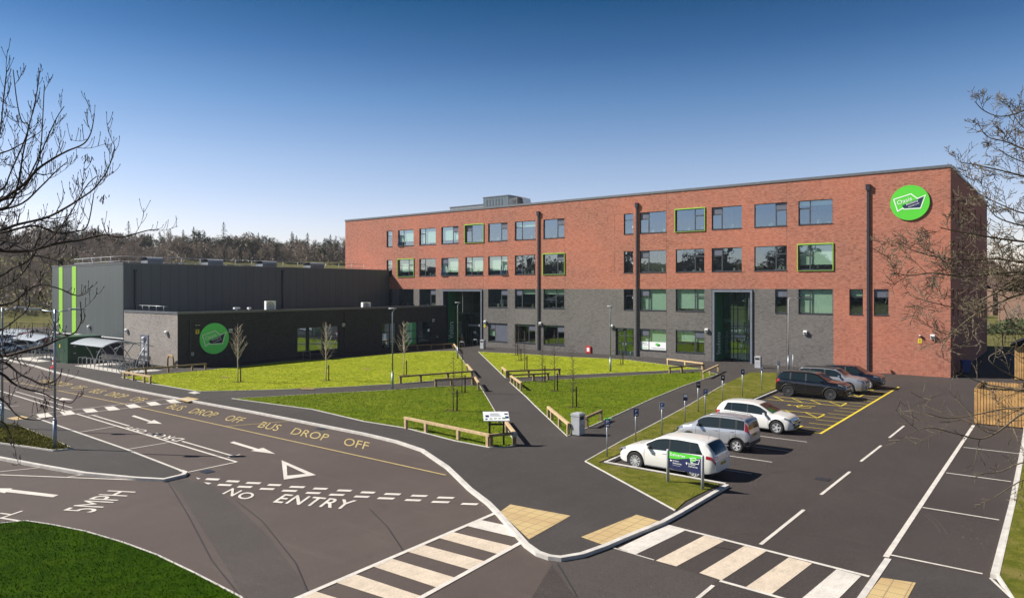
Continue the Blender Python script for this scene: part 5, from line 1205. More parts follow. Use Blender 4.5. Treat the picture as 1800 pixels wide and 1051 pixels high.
    # window trim, door seams, sills
    g=MB()
    for x in S['doors']: patch(g,x-.006,x+.006,3.0,6.95,off=.003,nx=1,nt=8)
    for a,b in S.get('seamh',[]): patch(g,a,b,5.95,6.0,off=.003,nx=8,nt=1)
    x=S['wind'][1]+.02; 
    g.build('panel_gap',M['plast'],o)
    for s in(-1,1): g=MB(); patch(g,wx[0]+r+.08,wx[1]-r-.08,2.0,3.2 if S.get('clad') else 2.5,off=.012,nx=10,nt=1,S_=(s,)); g.build('sill_trim',M['plast'],o)
    if S.get('clad'):
        for c in wx:
            for s in(-1,1):
                g=MB()
                pts=[]
                for k in range(15):
                    a=PI*k/14; x=c+(r+.085)*math.cos(a); z=r+(r+.085)*math.sin(a); 
                    if x<0.02 or x>L-.02: continue
                    pts.append((x-L/2,s*(pw(x)*Wd/2*.985),z))
                g.tube(pts,.035,5); g.build('arch_trim',M['plast'],o)
    for x in S['handles']:
        for s in(-1,1): g=MB(); p=Sf(x,5.55,s)+nrm(x,5.55,s)*.012; g.bar((p.x-.09,p.y,p.z),(p.x+.09,p.y,p.z),.025,.03); g.build('door_handle',S.get('handlem',S['paint']),o)
    for s in(-1,1):
        p=Sf(S['mirror'],7.1,s); g=MB(); g.add([(p.x+a,p.y+s*b,p.z+c) for a,b,c in((-.05,.03,.0),(.06,.03,.02),(.07,.20,.02),(-.06,.21,.01),(-.05,.03,.11),(.02,.03,.12),(.03,.19,.13),(-.06,.20,.13))],[(0,1,2,3),(4,7,6,5),(0,4,5,1),(1,5,6,2),(2,6,7,3),(3,7,4,0)]); g.build('wing_mirror',S.get('mirm',S['paint']),o)
    # lamps
    a,b,t0,t1=S['headp']; w1=pw(L)*Wd/2; z0,z1=S['headz']
    for s in(-1,1):
        g=MB(); patch(g,a,L-.01,t0,t1,off=.008,nx=6,S_=(s,)); g.box(L/2,L/2+.012,min(s*w1*.58,s*w1*.99),max(s*w1*.58,s*w1*.99),z0,z1); g.build('headlight',M['head'],o)
    a,b,t0,t1=S['tailp']; w0=pw(0)*Wd/2; z0,z1=S['tailz']; ti=S.get('tailin',.58)
    for s in(-1,1):
        g=MB(); patch(g,.008,b,t0,t1,off=.010,nx=5,S_=(s,))
        ya,yb=sorted((s*w0*ti,s*w0*.995))
        if z1<=top(0): g.box(-L/2-.012,-L/2,ya,yb,z0,z1)
        else:
            n4=6; pts=[]
            for q in range(n4+1):
                z=z0+(z1-z0)*q/n4; x=0
                while top(x)<z+.02 and x<1.2: x+=.01
                pts.append((x-L/2-.012,z))
            for (xa,za),(xb,zb2) in zip(pts,pts[1:]): g.add([(xa,ya,za),(xb,ya,zb2),(xb,yb,zb2),(xa,yb,za)],[(0,1,2,3)])
        g.build('tail_light',M['tail'],o)
    g=MB(); gz0,gz1=S['grille']; g.box(L/2,L/2+.010,-w1*.50,w1*.50,gz0,gz1); g.box(L/2,L/2+.008,-w1*.72,w1*.72,zb0+.10,zb0+.24); g.build('grille',M['plast'],o)
    g=MB(); g.box(L/2+.011,L/2+.022,-.26,.26,.42,.53); g.build('number_plate',M['platew'],o)
    g=MB(); pz=S.get('rearplate',.62); g.box(-L/2-.014,-L/2-.001,-.26,.26,pz,pz+.11); g.build('number_plate',M['platey'],o)
    g=MB(); [g.box(-L/2-.0165,-L/2-.0145,-.23+i*.068+(.03 if i>3 else 0),-.195+i*.068+(.03 if i>3 else 0),pz+.02,pz+.09) for i in range(7)]; g.build('plate_characters',M['black'],o)
    if S.get('roofbars'):
        for s in(-1,1):
            g=MB(); a,b=S['roofbars']; pts=[Sf(a+(b-a)*u,9.3,s)+Vector((0,0,.0 if u in(0,1) else .055)) for u in(0,.06,.3,.5,.7,.94,1)]; g.tube(pts,.02,6); g.build('roof_rail',S.get('railm',M['plast']),o)
    if S.get('rooff'):
        g=MB(); patch(g,*S['rooff'],8.9,12,off=.007,nx=12,nt=5); g.build('glass_roof',M['plast'],o)
    if S.get('bumper'):
        g=MB(); patch(g,.01,.34,2.,3.6,off=.008); g.box(-L/2-.01,-L/2,-w0,w0,zb0+.14,zb0+.30); g.build('rear_bumper',M['plast'],o)
    # aerial
    g=MB(); q=Sf(S['aer'],12); g.bar(q,(q.x-.12,q.y,q.z+.20),.008,.008); g.build('aerial',M['plast'],o)
    # wheels
    nsp,rm=S['spokes']
    g=MB(); r2=r*.66
    g.lathe([(r2,-.095),(r*.93,-.105),(r,-.08),(r,.08),(r*.93,.105),(r2,.095)],30); g.v=[(a,c,b) for a,b,c in g.v]; ty=g
    rim=MB(); rim.lathe([(r2*.60,-.02),(r2*.9,-.03),(r2,-.10),(r2+.006,-.10),(r2+.006,.09),(r2*.9,.09)],30); rim.v=[(a,c,b) for a,b,c in rim.v]
    for k in range(nsp):
        a=2*PI*k/nsp; rim.bar((.03*math.cos(a),-.075,.03*math.sin(a)),(r2*.98*math.cos(a),-.085,r2*.98*math.sin(a)),.034 if nsp>6 else .055,.03,0,up=(0,1,0))
    rim.lathe([(.001,-.095),(.055,-.09),(.06,-.05)],12); rim.v[-36:]=[(a,c,b) for a,b,c in rim.v[-36:]]
    dk=MB(); dk.lathe([(.001,-.0),(r2,-.0),(r2,.02)],24); dk.v=[(a,c,b) for a,b,c in dk.v]
    yw=Wd/2-.125
    for c in wx:
        for s in(-1,1):
            wv=dk.build('wheel',M['black'],o,(c-L/2,s*yw,r),0 if s<0 else PI); ty.build('tyre',M['black'],wv,sharp=40); rim.build('rim',rm,wv,sharp=40)
    g=MB(); [g.box(wx[i]-L/2-r-.02,wx[i]-L/2+r+.02,-Wd/2+.26,Wd/2-.26,r*.4,r*2) for i in(0,1)]; g.box(-L/2+.2,L/2-.2,-Wd*.36,Wd*.36,zb0-.03,zb0+.1); g.build('underbody',M['black'],o)
    return o
WHITE=paint('paint_white',(.80,.79,.75)); SILV=paint('paint_silver',(.55,.56,.58),.55,.3); BLK=paint('paint_black',(.006,.006,.008),.0,.15); NAVYP=paint('paint_dark_navy',(.010,.011,.022),.2,.2); SWHT=paint('paint_pearl',(.33,.34,.37),.4,.3); REDP=paint('paint_red',(.40,.015,.012))
GOLF=dict(L=4.20,W=1.78,H=1.48,r=.345,wx=(.82,3.40),paint=WHITE,zb=.19,
 top=[(0,.62),(.02,.92),(.06,1.02),(.30,1.30),(.42,1.405),(.75,1.455),(1.5,1.485),(2.1,1.465),(2.45,1.40),(2.9,1.17),(3.18,1.01),(3.5,.965),(3.85,.89),(4.05,.80),(4.14,.70),(4.20,.56)],
 belt=[(0,.60),(.06,.90),(.3,.95),(1,.925),(2,.895),(3.0,.87),(3.5,.83),(3.9,.77),(4.1,.68),(4.2,.55)],tumble=.15,
 side=[(.50,1.02,.72),(1.05,1.86),(1.93,2.90)],wind=(2.42,3.14),rear=(.07,.40),doors=[1.0,1.92,2.98],handles=[1.15,2.1],mirror=2.80,headp=(3.86,0,6.0,8.6),headz=(.62,.74),tailp=(0,.36,5.2,6.6),tailz=(.80,.94),tailin=.55,grille=(.60,.68),spokes=(10,M['chrome']),aer=.62,rearplate=.56)
PANDA=dict(L=3.54,W=1.59,H=1.56,r=.30,wx=(.58,2.88),paint=SILV,zb=.20,clad=True,tumble=.15,bumper=True,mirm=M['plast'],
 top=[(0,.75),(.02,.98),(.06,1.10),(.16,1.42),(.24,1.50),(.6,1.535),(1.3,1.55),(1.95,1.53),(2.25,1.45),(2.60,1.20),(2.82,1.03),(3.15,.98),(3.38,.90),(3.47,.80),(3.54,.62)],
 belt=[(0,.74),(.06,.98),(.4,.99),(1.2,.975),(2.4,.94),(2.8,.91),(3.2,.85),(3.4,.78),(3.54,.60)],
 side=[(.24,.56),(.66,1.34),(1.42,2.44)],wind=(2.18,2.80),rear=(.05,.19),doors=[.62,1.38,2.52],handles=[.78,1.55],mirror=2.36,headp=(3.2,0,5.9,8.0),headz=(.66,.80),tailp=(0,.21,6.2,8.6),tailz=(.95,1.44),tailin=.78,grille=(.62,.70),spokes=(5,M['chrome']),aer=1.9,roofbars=(.35,1.95),railm=M['steel'],rearplate=.72,
 plan=[(0,.88),(.05,.93),(.15,.97),(.5,1),(1,1),(2.5,1),(3.1,.95),(3.35,.90),(3.48,.82),(3.54,.74)])
POLO=dict(L=4.05,W=1.75,H=1.46,r=.335,wx=(.75,3.30),paint=WHITE,zb=.18,
 top=[(0,.62),(.02,.90),(.06,1.00),(.32,1.30),(.44,1.40),(.8,1.44),(1.5,1.462),(2.05,1.44),(2.4,1.37),(2.85,1.12),(3.08,.985),(3.4,.95),(3.75,.88),(3.93,.79),(4.0,.70),(4.05,.55)],
 belt=[(0,.60),(.06,.90),(.3,.95),(1,.925),(2,.89),(2.9,.86),(3.4,.83),(3.8,.77),(3.97,.68),(4.05,.54)],tumble=.15,
 side=[(.50,.92,.70),(.96,1.74),(1.82,2.80)],wind=(2.34,3.04),rear=(.07,.38),doors=[.9,1.80,2.88],handles=[1.05,1.98],mirror=2.70,headp=(3.66,0,6.0,8.2),headz=(.62,.72),tailp=(0,.30,5.2,6.6),tailz=(.80,.94),grille=(.60,.67),spokes=(5,M['chrome']),aer=.6)
DISCO=dict(L=4.60,W=1.92,H=1.73,r=.395,wx=(.90,3.64),paint=BLK,zb=.24,clad=True,tumble=.17,
 top=[(0,.80),(.02,1.12),(.07,1.22),(.30,1.60),(.42,1.69),(.9,1.72),(1.8,1.73),(2.5,1.70),(2.8,1.62),(3.2,1.36),(3.42,1.20),(3.8,1.16),(4.25,1.10),(4.48,1.0),(4.55,.90),(4.60,.70)],
 belt=[(0,.80),(.07,1.14),(.4,1.20),(1.5,1.16),(3.0,1.11),(3.6,1.06),(4.2,1.0),(4.5,.90),(4.6,.70)],
 side=[(.34,.98),(1.08,2.0),(2.10,3.16)],wind=(2.74,3.38),rear=(.09,.32),doors=[1.04,2.05,3.26],handles=[1.25,2.3],mirror=3.06,headp=(4.1,0,6.0,8.0),headz=(.88,.98),tailp=(0,.30,5.0,6.6),tailz=(1.0,1.13),grille=(.80,.92),spokes=(10,mplain('alloy_black',(.10,.10,.11),.3,.2)),aer=.7,roofbars=(.6,2.5),handlem=BLK)
SPORT=dict(DISCO,L=4.7,paint=SWHT,rooff=(.5,2.66),clad=False,roofbars=None,handlem=SWHT,spokes=(10,M['chrome']),railm=M['plast'])
SPORT['top']=[(p[0]*4.7/4.6,p[1]) for p in DISCO['top']]; SPORT['belt']=[(p[0]*4.7/4.6,p[1]) for p in DISCO['belt']]; SPORT['headp']=(4.2,0,6.0,8.0)
EVO=dict(L=4.36,W=1.90,H=1.63,r=.385,wx=(.80,3.46),paint=NAVYP,zb=.23,clad=True,tumble=.20,
 top=[(0,.80),(.02,1.10),(.07,1.20),(.34,1.48),(.46,1.56),(.9,1.60),(1.7,1.635),(2.3,1.62),(2.6,1.54),(3.05,1.28),(3.26,1.14),(3.7,1.10),(4.05,1.03),(4.25,.95),(4.31,.85),(4.36,.68)],
 belt=[(0,.80),(.07,1.12),(.4,1.22),(1.5,1.15),(2.9,1.07),(3.5,1.0),(4.0,.94),(4.25,.86),(4.36,.68)],
 side=[(.46,.86),(.95,1.86),(1.95,3.0)],wind=(2.52,3.22),rear=(.09,.38),doors=[.9,1.90,3.08],handles=[1.1,2.15],mirror=2.88,headp=(3.85,0,6.0,7.9),headz=(.84,.93),tailp=(0,.3,5.0,6.5),tailz=(1.0,1.1),grille=(.76,.86),spokes=(9,M['chrome']),aer=.6,handlem=NAVYP)
car(GOLF,(-4.93-.01,-42.37,0),PI,'cream white hatchback with its tail towards the aisle, behind the Deliveries sign')
car(PANDA,(-5.24,-36.98,0),PI,'small silver hatchback with roof rails and tall red rear lights')
car(POLO,(-5.22,-31.62,0),0,'white hatchback facing the aisle beside the yellow hatching')
car(DISCO,(-6.05,-18.05,0),0,'black sport utility car nearest the yellow hatched bays')
car(SPORT,(-5.75,-14.35,0),0,'pearl white sport utility car with a black roof, between the two dark ones')
car(EVO,(-5.2,-10.9,0),0,'dark navy sport utility car nearest the school wall')
car(dict(POLO,paint=SILV),(8.6,-15.6,0),PI/2,'silver car mostly hidden behind the timber enclosure',None)
for px,py,rz,pt,l in ((48,618,.5,WHITE,'white car at the far left behind the branches, nearest the footway'),(12,622,.45,SILV,'silver car at the far left edge'),(55,604,.3,REDP,'red car in the far left car park'),(30,601,.3,NAVYP,'dark car left of the red car in the far left car park'),(8,606,.3,WHITE,'white car in the second row of the far left car park')):
    p=G(px,py,0); car(dict(POLO,paint=pt,handlem=pt),(p.x,p.y,0),HEAD+rz,l,'cars in the far left car park')
# ------------------------------------------------------------------ saplings
def sapling(kind,seed):
    R=random.Random(seed); t=MB(); c=MB(); H=1.0
    if kind=='light':
        H=4.6; t.tube([(0,0,0),(.03,0,1.2),(-.02,.02,2.1),(.02,0,3.2),(0,0,4.6)],[.045,.038,.034,.02,.006],7)
        for i in range(34):
            z=1.55+2.7*(i/34)**.9; a=i*2.4+R.random(); ln=(1.55-(z-1.5)*.40)*R.uniform(.75,1.15); el=R.uniform(.55,.95)
            p=Vector((0,0,z)); d=Vector((math.cos(a)*math.cos(el),math.sin(a)*math.cos(el),math.sin(el))); pts=[p]; 
            for k in range(4): d=(d+Vector((0,0,.12))).normalized(); p=p+d*ln/4+Vector((R.gauss(0,.02),R.gauss(0,.02),0)); pts.append(p)
            c.tube(pts,[.014,.012,.010,.008,.005],4,smooth=False)
            for q in range(3):
                s=pts[1+q]; d2=(d+Vector((R.gauss(0,.5),R.gauss(0,.5),.1))).normalized(); c.tube([s,s+d2*ln*.22],[.010,.006],3,smooth=False)
    else:
        H=4.3 if kind=='dark' else 3.6; t.tube([(0,0,0),(.02,0,H*.3),(-.02,.02,H*.6),(0,0,H)],[.035,.03,.02,.006],6)
        for i in range(44):
            z=H*(.22+.74*i/44); a=i*2.4+R.random(); ln=.62*(1.15-z/H)*R.uniform(.6,1.2)+.08; el=R.uniform(.2,.9); p=Vector((0,0,z)); d=Vector((math.cos(a)*math.cos(el),math.sin(a)*math.cos(el),math.sin(el))); pts=[p]
            for k in range(3): p=p+d*ln/3+Vector((R.gauss(0,.02),R.gauss(0,.02),R.gauss(0,.02))); pts.append(p)
            c.tube(pts,[.010,.008,.006,.004],3,smooth=False)
            for q in range(3): s=pts[1+q]; c.tube([s,s+Vector((R.gauss(0,.08),R.gauss(0,.08),R.gauss(.03,.06)))],[.006,.004],3,smooth=False)
    return t,c
protos={}
def plant(px,py,kind,h,lab,var=0,st=(.22,0)):
    key=(kind,var); bm='barkp' if kind=='light' else 'bark2'
    p=g3(px,py,LZ)
    if key not in protos:
        o=thing('sapling',lab,'young tree',p,0,'bare saplings on the lawns'); t,c=sapling(kind,var*7+3); t.build('trunk',M[bm],o); c.build('crown',M[bm if kind=='light' else 'bark'],o); protos[key]=o
    else: o=copy_tree(protos[key]); o.location=p; tag(o,lab,'young tree','bare saplings on the lawns')
    b=4.6 if kind=='light' else 4.3; o.scale=(1,1,h/b); o.rotation_euler=(0,0,random.uniform(0,6))
    s=thing('tree_stake','stake of the '+lab,'stake',(p[0]+RT[0]*st[0],p[1]+RT[1]*st[0],p[2]),0,'stakes beside the saplings')
    m=MB(); hh=1.25; m.tube([(0,0,-.1),(0,0,hh)],.045,7); m.build('post',M['bark'],s); m=MB(); m.bar((0,0,hh-.2),(-RT[0]*st[0],-RT[1]*st[0],hh-.22),.03,.03); m.build('tie',M['black'],s)
    return p
mp=[]
for px,py,k,h,l,v in ((418,671.5,'light',4.6,'pale bushy sapling in front of the round green sign',0),(573,669,'light',4.7,'pale bushy sapling in front of the long window of the dark wing',1),(710,659.5,'light',4.6,'pale bushy sapling left of the green window of the dark wing',2),
 (797,722,'dark',3.55,'thin dark sapling lowest on the left lawn, left of the diagonal path',0),(812,690.5,'dark',4.2,'thin dark sapling beside the rails just left of the diagonal path',1),(1007,715.5,'dark',3.95,'thin dark sapling nearest the foremost litter bin',2),(974.5,687,'dark',4.4,'thin dark sapling in the middle of the right lawn',0),(953,671.5,'dark',3.75,'thin dark sapling just behind the right side rails',1),
 (922,650,'dark',3.6,'thin dark sapling on the thin lawn right above the rails',2),(912,634,'dark',3.9,'thin dark sapling in front of the ground floor window',0),(906,625,'dark',3.5,'thin dark sapling nearest the facade',1),(1091,641,'dark',3.7,'thin dark sapling in front of the side door',2)):
    p=plant(px,py,k,h,l,v); mp.append(p)
m=MB()
for p in mp:
    for _ in range(170):
        a=random.uniform(0,6.28); r_=.48*math.sqrt(random.random()); x,y=p[0]+r_*math.cos(a),p[1]+r_*math.sin(a); s=random.uniform(.03,.07); z=LZ+.02+random.random()*.04
        m.add([(x+random.uniform(-s,s),y+random.uniform(-s,s),z+random.uniform(-.02,.02)) for _ in range(3)],[(0,1,2)])
tag(m.build('mulch',M['mulch']),'brown bark chips round the feet of the saplings',None,None,'stuff')
# ------------------------------------------------------------------ large foreground trees
MINR=.0032
def twig(mb,R,p,d,ln,r0,lev,up,zig=.10,mi=0):
    n_=6 if lev==0 else 4; pts=[p]; q=p.copy(); dd=d.copy()
    for k in range(n_):
        dd=(dd+Vector((R.gauss(0,zig),R.gauss(0,zig),up+R.gauss(0,zig)))).normalized(); q=q+dd*ln/n_; pts.append(q.copy())
    mb.tube(pts,[max(MINR,r0*(1-.75*i/n_)) for i in range(n_+1)],4 if r0>.008 else 3,mi,smooth=False)
    # bud at the tip
    mb.tube([pts[-1],pts[-1]+dd*.012,pts[-1]+dd*.03],[.003,.0055,.001],4,mi,smooth=False)
    if lev>0:
        for k in range(1,n_+1):
            for _ in range(1 if R.random()<.75 else 2):
                a=R.uniform(.5,1.0)*R.choice((-1,1)); ax=dd.orthogonal().normalized(); ax.rotate(Matrix.Rotation(R.uniform(0,6.28),3,dd)); d2=dd.copy(); d2.rotate(Matrix.Rotation(a,3,ax))
                twig(mb,R,pts[k],d2,ln*R.uniform(.35,.6),max(.0045,r0*.55),lev-1,up*1.2,zig,mi)
def limb(mb,R,pix,d0,d1,r0,r1,sp,tl,lev,up,mi=0,trunk=None,zig=.10):
    n_=len(pix); P=[]
    for i,(a,b) in enumerate(pix): t=i/(n_-1); P.append(PX(a,b,d0+(d1-d0)*t+R.gauss(0,.06)))
    if trunk is not None: P=[trunk]+P
    # resample smooth
    Q=[]
    for i in range(len(P)-1):
        a=P[max(0,i-1)];b=P[i];c=P[i+1];e=P[min(len(P)-1,i+2)]
        for k in range(4):
            t=k/4; Q.append(.5*((2*b)+(c-a)*t+(2*a-5*b+4*c-e)*t*t+(3*b-a-3*c+e)*t*t*t))
    Q.append(P[-1]); N_=len(Q)
    mb.tube(Q,[r0+(r1-r0)*(i/(N_-1))**.7 for i in range(N_)],6,mi)
    L=0; nxt=sp*.5
    for i in range(1,N_):
        seg=(Q[i]-Q[i-1]); L+=seg.length
        while L>nxt:
            nxt+=sp*R.uniform(.6,1.4); f=i/N_
            ax=seg.normalized(); d=ax.orthogonal().normalized(); d.rotate(Matrix.Rotation(R.uniform(0,6.28),3,ax)); d=(d+ax*R.uniform(.5,1.3)).normalized()
            rr=(r0+(r1-r0)*f**.7)
            twig(mb,R,Q[i].copy(),d,tl*R.uniform(.45,1.2)*(1-.35*f),min(rr*.55,.012),lev,up,zig,mi)
R=random.Random(11)
lt=thing('bare_tree','bare ash tree whose upturned dark twigs reach in from the left edge','tree',tuple(PX(-330,508,11.).xy)+(0,))
base=Vector(lt.location); TP=lambda z,dx=0:Vector((base.x+dx*RT[0],base.y+dx*RT[1],z))
tr=MB(); tr.tube([TP(0),TP(2.5,.05),TP(5.,-.05),TP(7.,.1),TP(9,.05),TP(11.5,.2),TP(14,.1)],[.30,.25,.21,.18,.13,.08,.02],12); tr.v=[(x-base.x,y-base.y,z) for x,y,z in tr.v]; tr.build('trunk',M['bark'],lt)
cr=MB()
def LL(pix,r0=.03,d0=10.,d1=9.6,z=7.,sp=.17,tl=.42,lev=1,up=.20,r1=.0045): limb(cr,R,pix,d0,d1,r0*.95,r1*1.2,sp*1.15,tl,lev,up,trunk=TP(z),zig=.07)
LL([(-60,380),(0,353),(20,340),(43,323),(67,297),(97,277),(120,265),(147,253),(160,233),(166,200)],.034,10,9.4,7.2)
LL([(-60,385),(0,370),(40,357),(70,330),(100,300),(118,285)],.026,10.4,10.2,7.2)
LL([(-60,415),(0,405),(30,395),(80,383),(113,367),(143,348),(167,330),(190,297),(202,258)],.030,9.6,9.0,7.0)
LL([(-60,418),(0,410),(60,397),(100,410),(133,407),(153,398),(163,353),(164,340)],.024,10.2,10.6,7.0)
LL([(-60,430),(0,440),(47,441),(100,428),(140,422),(183,413),(213,417),(260,405),(277,404)],.040,10,10.4,6.9,sp=.15)
LL([(-60,380),(10,365),(30,330),(40,273),(50,227),(63,173),(70,125)],.022,9.8,9.7,7.4,sp=.2,tl=.36)
LL([(-60,370),(25,345),(63,297),(72,253),(75,210),(78,150)],.018,10.2,10.2,7.4,sp=.2,tl=.34)
LL([(-60,375),(30,335),(63,287),(83,243),(100,207),(113,187)],.018,10.6,10.6,7.4,sp=.2,tl=.34)
LL([(-60,350),(0,335),(20,300),(50,227),(38,213),(30,180),(23,123)],.016,9.7,9.5,7.6,sp=.2,tl=.34)
LL([(-60,290),(0,270),(20,263),(43,250),(62,237)],.018,9.9,9.9,8.2)
LL([(-60,300),(-10,255),(0,233),(7,165),(12,123)],.018,9.6,9.5,8.2)
LL([(-60,440),(0,422),(60,440),(110,395),(150,330),(170,310)],.018,9.3,8.8,7.0)
LL([(-60,620),(0,625),(20,623),(53,614),(80,607),(101,597),(127,587),(135,580),(143,561),(141,530)],.032,9.0,8.8,5.6,sp=.22,tl=.36)
LL([(-60,630),(0,637),(13,640),(35,657),(60,669),(75,675),(93,671),(105,661),(109,647)],.028,9.4,9.0,5.6,sp=.22,tl=.36)
LL([(-60,640),(0,656),(20,671),(37,681),(64,688),(80,693),(100,702),(125,708),(139,690)],.026,9.8,9.6,5.4,sp=.22,tl=.36)
LL([(-60,560),(0,537),(25,530),(62,502),(100,506),(137,520),(159,510)],.020,9.5,9.2,6.2,sp=.2,tl=.34)
LL([(-60,500),(0,485),(22,472),(47,461),(60,450),(90,455),(110,462)],.018,9.9,9.4,6.6,sp=.2,tl=.36)
LL([(-60,690),(0,700),(30,730),(60,738),(85,735)],.018,9.2,9.0,5.2,sp=.25,tl=.34)
LL([(-60,600),(0,580),(30,560),(50,540),(52,520)],.016,9.4,9.2,5.8,sp=.2,tl=.34)
LL([(-60,520),(0,508),(40,480),(70,430)],.016,10.2,10.6,6.8,sp=.2,tl=.34)
LL([(-60,760),(0,740),(20,770),(28,800)],.012,8.8,8.6,5.0,sp=.3,tl=.3)
# hanging seed bunches
for px,py,d in((181,341,9.2),(166,400,10.2),(107,452,9.5),(70,510,9.2),(80,700,9.6),(153,270,9.5),(55,575,9.1)):
    c=PX(px,py,d)
    for _ in range(22): q=c+Vector((R.gauss(0,.022),R.gauss(0,.022),R.uniform(-.11,0))); cr.bar(q,q+Vector((R.gauss(0,.012),R.gauss(0,.012),-.035)),.008,.004)
cr.v=[(x-base.x,y-base.y,z) for x,y,z in cr.v]; cr.build('crown',M['bark'],lt)
rt=thing('bare_tree','bare lichen covered tree whose dense twigs spread in from the right edge','tree',tuple(PX(2140,508,12.).xy)+(0,))
base=Vector(rt.location)
tr=MB(); tr.tube([TP(0),TP(2.5,-.1),TP(5.,.0),TP(7.,-.15),TP(9,.05),TP(11.5,-.2),TP(14,-.1)],[.34,.28,.24,.20,.15,.09,.02],12); tr.v=[(x-base.x,y-base.y,z) for x,y,z in tr.v]; tr.build('trunk',M['bark2'],rt)
cr=MB(); R=random.Random(5)
def RL(pix,r0=.03,d0=11.,d1=10.4,z=7.,sp=.16,tl=.62,lev=2,up=.02,r1=.004): limb(cr,R,pix,d0,d1,r0*1.05,r1*1.3,sp*.95,tl,lev,up,trunk=TP(z),zig=.13 if lev>1 else .08)
RL([(1880,170),(1830,180),(1800,195),(1760,205),(1730,195),(1713,178)],.018,11,11,9.2,.22,.42)
RL([(1880,255),(1830,260),(1800,262),(1770,250),(1735,240),(1718,215)],.022,11.4,11.2,8.6,.2,.45)
RL([(1880,320),(1830,318),(1800,310),(1760,300),(1715,290),(1685,285)],.024,11,10.6,8.2,.19,.5)
RL([(1880,360),(1840,372),(1800,375),(1760,360),(1720,340),(1700,320)],.024,11.6,11.6,8.0,.19,.5)
RL([(1880,440),(1840,430),(1800,425),(1760,420),(1700,410),(1668,404),(1650,399)],.030,10.6,10.0,7.4,.15,.55)
RL([(1880,480),(1840,470),(1800,462),(1750,455),(1700,457),(1650,452),(1610,442),(1578,428)],.030,11,10.4,7.2,.15,.55)
RL([(1880,500),(1840,480),(1790,478),(1740,482),(1690,486),(1640,480),(1600,484),(1572,480)],.028,10.4,9.8,7.0,.15,.55)
RL([(1880,480),(1840,492),(1790,495),(1740,520),(1690,540),(1640,532),(1600,520)],.028,11.2,11.0,6.9,.15,.6)
RL([(1880,520),(1820,512),(1760,530),(1710,556),(1670,590),(1655,612)],.026,10.8,10.4,6.8,.16,.6)
RL([(1880,400),(1830,400),(1790,395),(1750,380),(1730,350)],.022,10.2,9.8,7.8,.18,.5)
RL([(1880,220),(1840,230),(1800,225),(1775,190),(1765,170)],.018,11.6,11.8,9.2,.2,.42)
RL([(1880,290),(1840,290),(1800,285),(1775,275),(1755,262)],.018,10.4,10.4,8.5,.2,.42)
RL([(1880,740),(1830,728),(1800,725),(1755,758),(1723,771),(1678,761),(1632,751),(1600,762)],.022,10,9.6,5.2,.25,.5,1)
RL([(1880,710),(1830,715),(1800,716),(1762,719),(1713,729),(1665,735),(1626,725)],.020,10.4,10.2,5.4,.25,.5,1)
RL([(1880,700),(1830,692),(1794,687),(1762,680),(1730,674),(1681,651),(1671,625)],.018,10.6,10.6,5.6,.25,.45,1)
RL([(1880,650),(1840,670),(1790,665),(1738,632),(1762,612),(1768,583)],.012,9.8,9.8,5.8,.3,.4,1)
RL([(1880,830),(1830,810),(1790,815),(1760,828),(1725,832)],.016,9.6,9.4,4.6,.3,.4,1)
RL([(1880,850),(1830,840),(1799,843),(1770,860),(1748,874)],.014,9.4,9.2,4.4,.3,.38,1)
cr.v=[(x-base.x,y-base.y,z) for x,y,z in cr.v]; cr.build('crown',M['bark2'],rt)
# ------------------------------------------------------------------ woods on the hill
def conifer(seed,H,Wc,mat,ragged=1.):
    R=random.Random(seed); m=MB(); m.tube([(0,0,-1),(0,0,H*.5),(0,0,H*.97)],[.22,.15,.04],5,1)
    for i in range(720):
        t=R.random()**.8; z=H*(.12+.88*t); rad=Wc*(1-t)**.75*R.uniform(.25,1.)*(.75+.35*math.sin(t*40+seed)); a=R.uniform(0,6.28); s=R.uniform(.22,.55)*(1.1-t*.6)*ragged
        c=Vector((rad*math.cos(a),rad*math.sin(a),z)); u=Vector((math.cos(a),math.sin(a),R.uniform(-.5,.2))); v=Vector((-math.sin(a),math.cos(a),R.uniform(-.4,.4)))
        m.add([c-v*s*.55,c+v*s*.55,c+u*s],[(0,1,2)]); 
    return m,[M[mat],M['bark']]
def pine(seed,H,mat):
    R=random.Random(seed); m=MB(); m.tube([(0,0,-1),(.1,0,H*.5),(0,.1,H*.9)],[.25,.18,.06],5,1)
    cl=[(R.gauss(0,1.5),R.gauss(0,1.5),H*R.uniform(.35,.95),R.uniform(1.1,2.1)) for _ in range(15)]
    for x,y,z,r_ in cl:
        m.tube([(0,0,z-1.2),(x*.6,y*.6,z-.3)],[.07,.03],3,1)
        for _ in range(85):
            d=Vector((R.gauss(0,1),R.gauss(0,1),R.gauss(0,.6))); d=d.normalized()*r_*R.uniform(.5,1.05); c=Vector((x,y,z))+d; s=R.uniform(.2,.5); a=R.uniform(0,6.28)
            m.add([c+Vector((math.cos(a),math.sin(a),R.uniform(-.4,.4)))*s,c+Vector((math.cos(a+2.2),math.sin(a+2.2),R.uniform(-.4,.4)))*s,c+Vector((math.cos(a+4.2),math.sin(a+4.2),R.uniform(-.4,.6)))*s],[(0,1,2)])
    return m,[M[mat],M['bark']]
